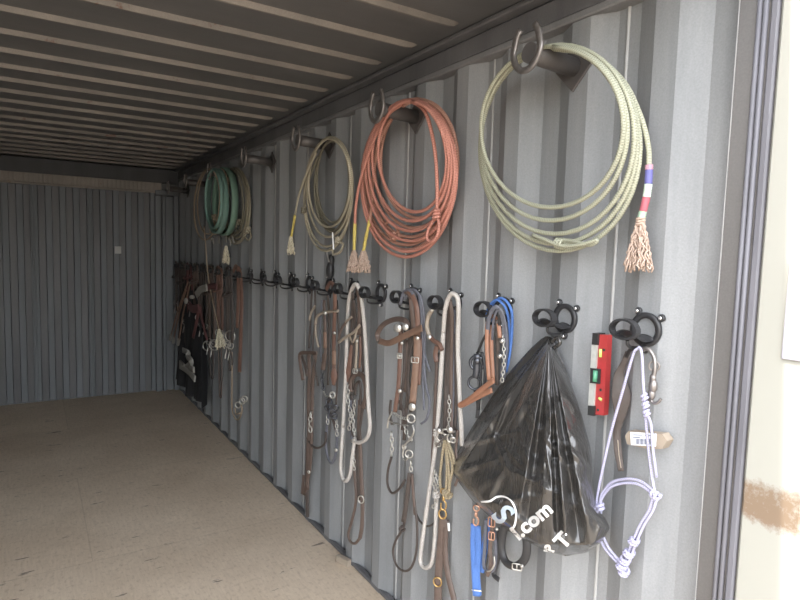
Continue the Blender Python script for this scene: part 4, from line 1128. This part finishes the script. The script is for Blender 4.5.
# ---- hook 8 : dark bridle with folded noseband
t = thing('bridle', 'thin dark brown bridle with a folded leather noseband, left of the rawhide wrapped headstall', 'bridle', P(312, 287, .08), G_TACK)
tb(t, 'cord', 'dbrown', [(312, 288), (311, 310), (309, 348)], .005, .06); tb(t, 'cord', 'dbrown', [(315, 288), (315, 320), (313, 350), (318, 386)], .005, .055)
st(t, 'noseband', 'brown', [(303, 380), (300.5, 365), (300, 354), (308, 352.5), (317, 353)], .020, .07, .005)
st(t, 'noseband', 'dbrown', [(301, 354), (305, 365), (307, 376)], .018, .06)
st(t, 'cheek_strap', 'brown', [(309, 352), (309.5, 375), (308.5, 400), (309, 430), (308, 460), (307.5, 490)], .022, .05)
st(t, 'cheek_strap', 'brown', [(315.5, 354), (313, 380), (312, 410), (311.5, 440), (309.5, 470), (304, 495)], .020, .05)
st(t, 'rein', 'dbrown', [(308, 440), (307, 470), (307, 495), (307.5, 517)], .022, .04)
ch(t, [(311, 412), (310, 422), (310.5, 432)], .013, .004, .06)
tb(t, 'rein', 'dbrown', [(307, 438), (311, 445), (318, 448), (325, 443), (326, 432)], .0065, .05)
con(t, (309, 472), .010, .055)
st(t, 'strap_tip', 'brown', [(304, 475), (303, 485), (302, 494)], .018, .045)
# dark glove like thing hanging above hook 7
t = thing('folded_pouch', 'small dark pouch hanging just above the rawhide wrapped headstall', 'pouch', P(330, 262, .03))
m_ = MB(); m_.ball(P(330, 270, .03), .038, 14, 10, (.5, .7, 1.25)); m_.ball(P(331, 260, .03), .026, 12, 8, (.6, .7, 1.1)); m_.build('pouch_body', 'blackl', t)
tb(t, 'hanging_loop', 'silver', [(329, 262), (327, 252), (332, 248), (333, 256)], .003, .055)

cl = [o for o in COL.objects if o.get('label', '').startswith('bridle with a curved rawhide')][0]
for m_n, lst, w_ in (('dbrown', [(449, 302, .09), (449, 330, .05), (448, 380, .045), (447, 436, .045)], .014), ('dbrown', [(440, 352), (440, 380), (438, 420), (442, 440)], .010),
                     ('slate', [(454, 310, .07), (454, 350, .05), (453, 395, .045), (452, 425, .045)], .010), ('brown', [(458, 430), (456, 450), (458, 475), (455, 486)], .010)):
    st(cl, 'rein', m_n, lst, w_, .05)
cl = [o for o in COL.objects if o.get('label', '').startswith('headstall with a wide brown')][0]
for m_n, lst, w_ in (('dbrown', [(412, 300, .08), (414, 330, .06), (409, 360, .055), (407, 400, .05), (404, 440, .05)], .014), ('slate', [(419, 300, .08), (422, 340, .06), (423, 380, .05), (424, 410, .05)], .009),
                     ('dbrown', [(396, 398), (401, 405), (404, 416), (402, 430)], .012), ('dbrown', [(391, 400), (390, 412), (392, 425)], .012), ('brown', [(407, 340), (407, 365), (405, 392)], .010)):
    st(cl, 'rein', m_n, lst, w_, .055)
ch(cl, [(404, 425), (408, 436), (412, 440)], .008, .003, .065); buckle(cl, (415, 360), .03, .022, .08)
cl = [o for o in COL.objects if o.get('label', '').startswith('brown bridle hanging between')][0]
for m_n, lst, w_ in (('dbrown', [(354, 300, .08), (355, 325, .05), (354, 350, .05), (353, 390, .045)], .014), ('dbrown', [(362, 300, .08), (362, 340, .05), (363, 372, .045)], .011),
                     ('slate', [(351, 400), (350, 425), (353, 447), (351, 455)], .012), ('dbrown', [(364, 400), (361, 420), (358, 440)], .014), ('brown', [(346, 360), (349, 376), (351, 390)], .012)):
    st(cl, 'rein', m_n, lst, w_, .05)
cl = [o for o in COL.objects if o.get('label', '').startswith('headstall with rawhide wrapped')][0]
for m_n, lst, w_ in (('dbrown', [(328, 295, .08), (329, 320, .05), (329, 350, .05), (328, 385, .05)], .012), ('slate', [(322, 300, .07), (320, 330, .05), (321, 362, .05)], .010),
                     ('dbrown', [(330, 395), (328, 408), (333, 420), (336, 430)], .016)):
    st(cl, 'rein', m_n, lst, w_, .05)
cl = [o for o in COL.objects if o.get('label', '').startswith('bridle with blue rope reins')][0]
for m_n, lst, w_ in (('dbrown', [(497, 320, .08), (498, 350, .06), (497, 385, .05)], .012), ('blackl', [(499, 312, .09), (500, 340, .06), (500, 380, .05)], .010), ('blackl', [(482, 352), (485, 370), (484, 395)], .010)):
    st(cl, 'rein', m_n, lst, w_, .055)

# ---- far cluster: real little bridles hung on the far hooks
def far_bridle(k, label, mstrap, mrein, L=.55, rein_L=.8, seed=1, spread=.10, metal='silver', dd=.07):
    rd = random.Random(seed); y0 = HY[k]; z0 = hz(y0) + .03
    t = thing('bridle', label, 'bridle', (WX - dd, y0, z0), G_TACK)
    def V(dy, dz, d=0): return Vector((WX - dd - d, y0 + dy, z0 - dz))
    for sg in (-1, 1):
        e = sg * spread * rd.uniform(.35, .6)
        MB().strap(cr([V(0, 0), V(sg * .02, .03), V(e * .7, L * .4), V(e, L * .75), V(e * .8, L)], 6), .022, .005, (-.7, -.7, 0)).build('cheek_strap', mstrap, t)
    MB().strap(cr([V(-spread * .5, L * .30), V(-spread * .2, L * .36, .05), V(spread * .25, L * .34, .05), V(spread * .5, L * .28)], 6), .02, .005, (-.7, -.3, .5)).build('browband', mstrap, t)
    m_ = MB()
    for sg in (-1, 1):
        c = V(sg * spread * .4, L + .02, .01); m_.torus(c, (-.8, -.6, .2), .026, .0045, 14, 6)
        m_.tube(cr([c + Vector((0, 0, -.02)), c + Vector((-.01, .01, -.07)), c + Vector((-.02, .0, -.11))], 4), .005, 6)
    m_.tube([V(-spread * .4, L + .02, .01), V(spread * .4, L + .02, .01)], .005, 6); m_.build('bit', metal, t)
    a, b = rd.uniform(.02, .06), rd.uniform(.03, .08)
    MB().tube(cr([V(-spread * .4, L + .05, .01), V(-a, L + (rein_L - L) * .6), V(-a * .5, rein_L - .02), V(.01, rein_L), V(b * .6, rein_L - .03), V(b, L + (rein_L - L) * .5), V(spread * .4, L + .05, .01)], 8), .006, 7).build('rein', mrein, t)
    MB().strap(cr([V(-.03, .12, .02), V(-.01, .0, .02), V(.02, -.012, .02), V(.04, .05, .02), V(.05, .5, .01)], 6), .018, .005).build('crown_strap', mstrap, t)
    return t
far_bridle(14, 'russet leather bridle, first of the crowded far group from the empty hooks', 'rust', 'brown', .50, 1.05, 3, .12)
far_bridle(15, 'brown bridle with silver bit, second of the crowded far group', 'brown', 'dbrown', .62, .95, 5, .16)
far_bridle(16, 'dark bridle hanging behind the fluffy cord tassel', 'dbrown', 'dbrown', .50, .85, 6, .16)
far_bridle(17, 'dark brown bridle just beyond the fluffy cord tassel', 'brown', 'slate', .45, .80, 7, .18)
far_bridle(18, 'reddish halter hanging above the black cloth in the far group', 'redhalter', 'redhalter', .36, .62, 8, .22, 'steel')
far_bridle(20, 'narrow brown bridle nearest the back corner', 'dbrown', 'tan_rope', .40, .52, 10, .2, 'steel')
far_bridle(19, 'dark bridle squeezed between the red halter and the corner bridle', 'dbrown', 'brown', .55, .9, 21, .2, 'steel')
far_bridle(13, 'slim dark bridle at the near edge of the crowded far group', 'dbrown', 'dbrown', .56, .78, 23, .10)
t = thing('long_rein', 'russet leather strap dropping straight down beside the first far bridle', 'rein', P(240, 290, .05))
st(t, 'strap', 'rust', [(236, 270, .10), (238, 268, .10), (240.5, 276, .08), (241.5, 300), (241, 330), (239.5, 372)], .030, .05)
st(t, 'strap', 'rust', [(233, 272, .10), (236, 266, .10), (238, 274, .08), (238, 300), (237, 328)], .026, .07)
t = thing('wire_rein', 'thin pale rein with rings hanging in a narrow loop low in the far group', 'rein', P(234, 350, .07))
tb(t, 'cord', 'tan_rope', [(232, 352), (232, 380), (232, 408), (235, 418), (239, 419), (242, 411), (241, 403)], .0055, .07)
tb(t, 'cord', 'tan_rope', [(235, 408), (236, 414), (240, 413)], .005, .08)
for c in ((238, 405, .022), (244.5, 399, .022), (242, 401, .022), (230, 336, .04), (207, 346, .04), (214, 345, .045)): MB().torus(P(c[0], c[1], .08), (-.7, -.7, 0), c[2], .005, 14, 6).build('ring', 'silver', t)
t = thing('orange_rein_pair', 'pair of thin brownish reins with white tips slanting left in far corner', 'rein', P(188, 285, .1))
for (a, b) in (((188, 282), (171, 335)), ((190, 284), (179, 340)), ((186, 290), (174, 338))):
    mx_, my_ = (a[0] + b[0]) / 2 - 1, (a[1] + b[1]) / 2
    tb(t, 'cord', 'tan', [(a[0], a[1], .12), (mx_, my_, .14), (b[0], b[1], .15)], .007)
    MB().tube(px([(b[0], b[1] - 1), (b[0] - .8, b[1] + 5)], .15), .014, 7).build('tip', 'offwhite', t)
t = thing('nylon_halter', 'dull red nylon halter with a pale band across its top in the far group', 'halter', P(200, 300, .12))
st(t, 'band', 'offwhite', [(196, 295), (201, 289.5), (207, 287.5)], .06, .13, .01); st(t, 'band', 'redhalter', [(207, 287.5), (213, 286), (217, 287)], .05, .12, .01)
st(t, 'strap', 'redhalter', [(189, 305), (193, 309), (199, 308)], .07, .14, .01)
st(t, 'strap', 'redhalter', [(199, 305), (197, 320), (193, 338)], .03, .13, .008); st(t, 'strap', 'redhalter', [(200, 305), (202, 320), (207, 340)], .025, .12, .008)
MB().ball(P(186, 301, .14), .024, 8, 6, (.8, 1, 1.3)).build('toggle', 'offwhite', t); MB().ball(P(192, 297, .14), .024, 8, 6, (1, .9, .8)).build('toggle', 'offwhite', t)
# black cloth
t = thing('black_cloth', 'large black cloth draped low on the wall in the far corner', 'cloth', P(195, 340, .1))
m_ = MB(); N1, N2 = 40, 44; ybs, yfs = 5.05, 6.35
for side in (0, 1):
    for i in range(N2 + 1):
        q = i / N2; z = 1.30 - q * 1.12
        w0_ = 5.65 - .55 * min(1, q * 2.2) ; w1_ = 6.15 + .2 * min(1, q * 3)
        for j in range(N1 + 1):
            s_ = j / N1; y_ = w0_ + (w1_ - w0_) * s_ + .01 * math.sin(q * 14)
            d = .07 + (.028 * math.sin(s_ * 23 + q * 2.5) + .015 * math.sin(s_ * 41 + 1)) * min(1, q * 2 + .2) + .03 * q
            m_.v.append(Vector((WX - d + (0.006 if side else 0), y_, z + .02 * math.sin(s_ * 9) * q)))
W_ = N1 + 1; Q = (N2 + 1) * W_
for i in range(N2):
    for j in range(N1):
        a = i * W_ + j; m_.face([a, a + 1, a + W_ + 1, a + W_]); m_.face([Q + a, Q + a + W_, Q + a + W_ + 1, Q + a + 1])
    for j in (0, N1):
        a = i * W_ + j; m_.face([a, a + W_, Q + a + W_, Q + a])
for j in range(N1):
    for i in (0, N2):
        a = i * W_ + j; m_.face([a, a + 1, Q + a + 1, Q + a])
m_.build('cloth_sheet', 'fabric', t)
t = thing('white_rag', 'bunch of whitish rag strips hanging against the black cloth in the far corner', 'rags', P(190, 362, .2))
for lst, w_ in (([(183, 350), (188, 353), (187, 358)], .05), ([(187, 356), (191, 361), (190, 367), (194, 370)], .055), ([(180, 366), (185, 369), (190, 373), (195, 379)], .055), ([(180, 362), (184, 366)], .04), ([(191, 363), (186, 367)], .045)):
    st(t, 'rag', 'offwhite', lst, w_, .17, .015)
# wood chip at the wall foot
p = P(344, 541, .03); m_ = MB(); m_.box((WX - .03, P(344, 541, .03).y, .019), (.028, .085, .038), Matrix.Rotation(.3, 3, 'Z'), bev=.002)
tag(m_.build('wood_offcut', 'wood'), 'small tan wood offcut lying on the floor against the wall', 'offcut')

# ------------------------------------------------------------------ LIGHT
w = bpy.data.worlds.new('sky'); S.world = w; w.use_nodes = True
nt = w.node_tree; bg = nt.nodes['Background']
sky = nt.nodes.new('ShaderNodeTexSky'); sky.sky_type = 'NISHITA'; sky.sun_disc = False
SUN_EL, DYDX = math.radians(60), .105
sdir = Vector((-1, DYDX, math.tan(SUN_EL) * math.hypot(1, DYDX))).normalized()   # towards the sun
sky.sun_elevation = SUN_EL; sky.sun_rotation = math.atan2(sdir.x, sdir.y); sky.dust_density = 3.0; sky.air_density = 1.0
hz_ = nt.nodes.new('ShaderNodeMix'); hz_.data_type = 'RGBA'; hz_.inputs[0].default_value = .72
hz_.inputs[7].default_value = (3.7, 3.65, 3.5, 1); nt.links.new(sky.outputs[0], hz_.inputs[6])
nt.links.new(hz_.outputs[2], bg.inputs[0]); bg.inputs[1].default_value = .66
sl = bpy.data.lights.new('sun', 'SUN'); sl.energy = 2.6; sl.angle = math.radians(.53); sl.color = (1, .95, .86)
so = bpy.data.objects.new('sun', sl); COL.objects.link(so); so.rotation_euler = sdir.to_track_quat('Z', 'Y').to_euler()

# ------------------------------------------------------------------ CAMERA
cd = bpy.data.cameras.new('camera'); cd.sensor_width = 36; cd.sensor_fit = 'HORIZONTAL'; cd.lens = FP / 800 * 36; cd.clip_start = .02; cd.clip_end = 200
co = bpy.data.objects.new('camera', cd); COL.objects.link(co)
mw = ROT.to_4x4(); mw.translation = Vector((0, 0, EYE)); co.matrix_world = mw
S.camera = co
vs = S.view_settings; S.display_settings.display_device = 'sRGB'
vs.view_transform = 'Standard'; vs.look = 'None'; vs.gamma = 1; vs.use_curve_mapping = False
vs.exposure = 1.5
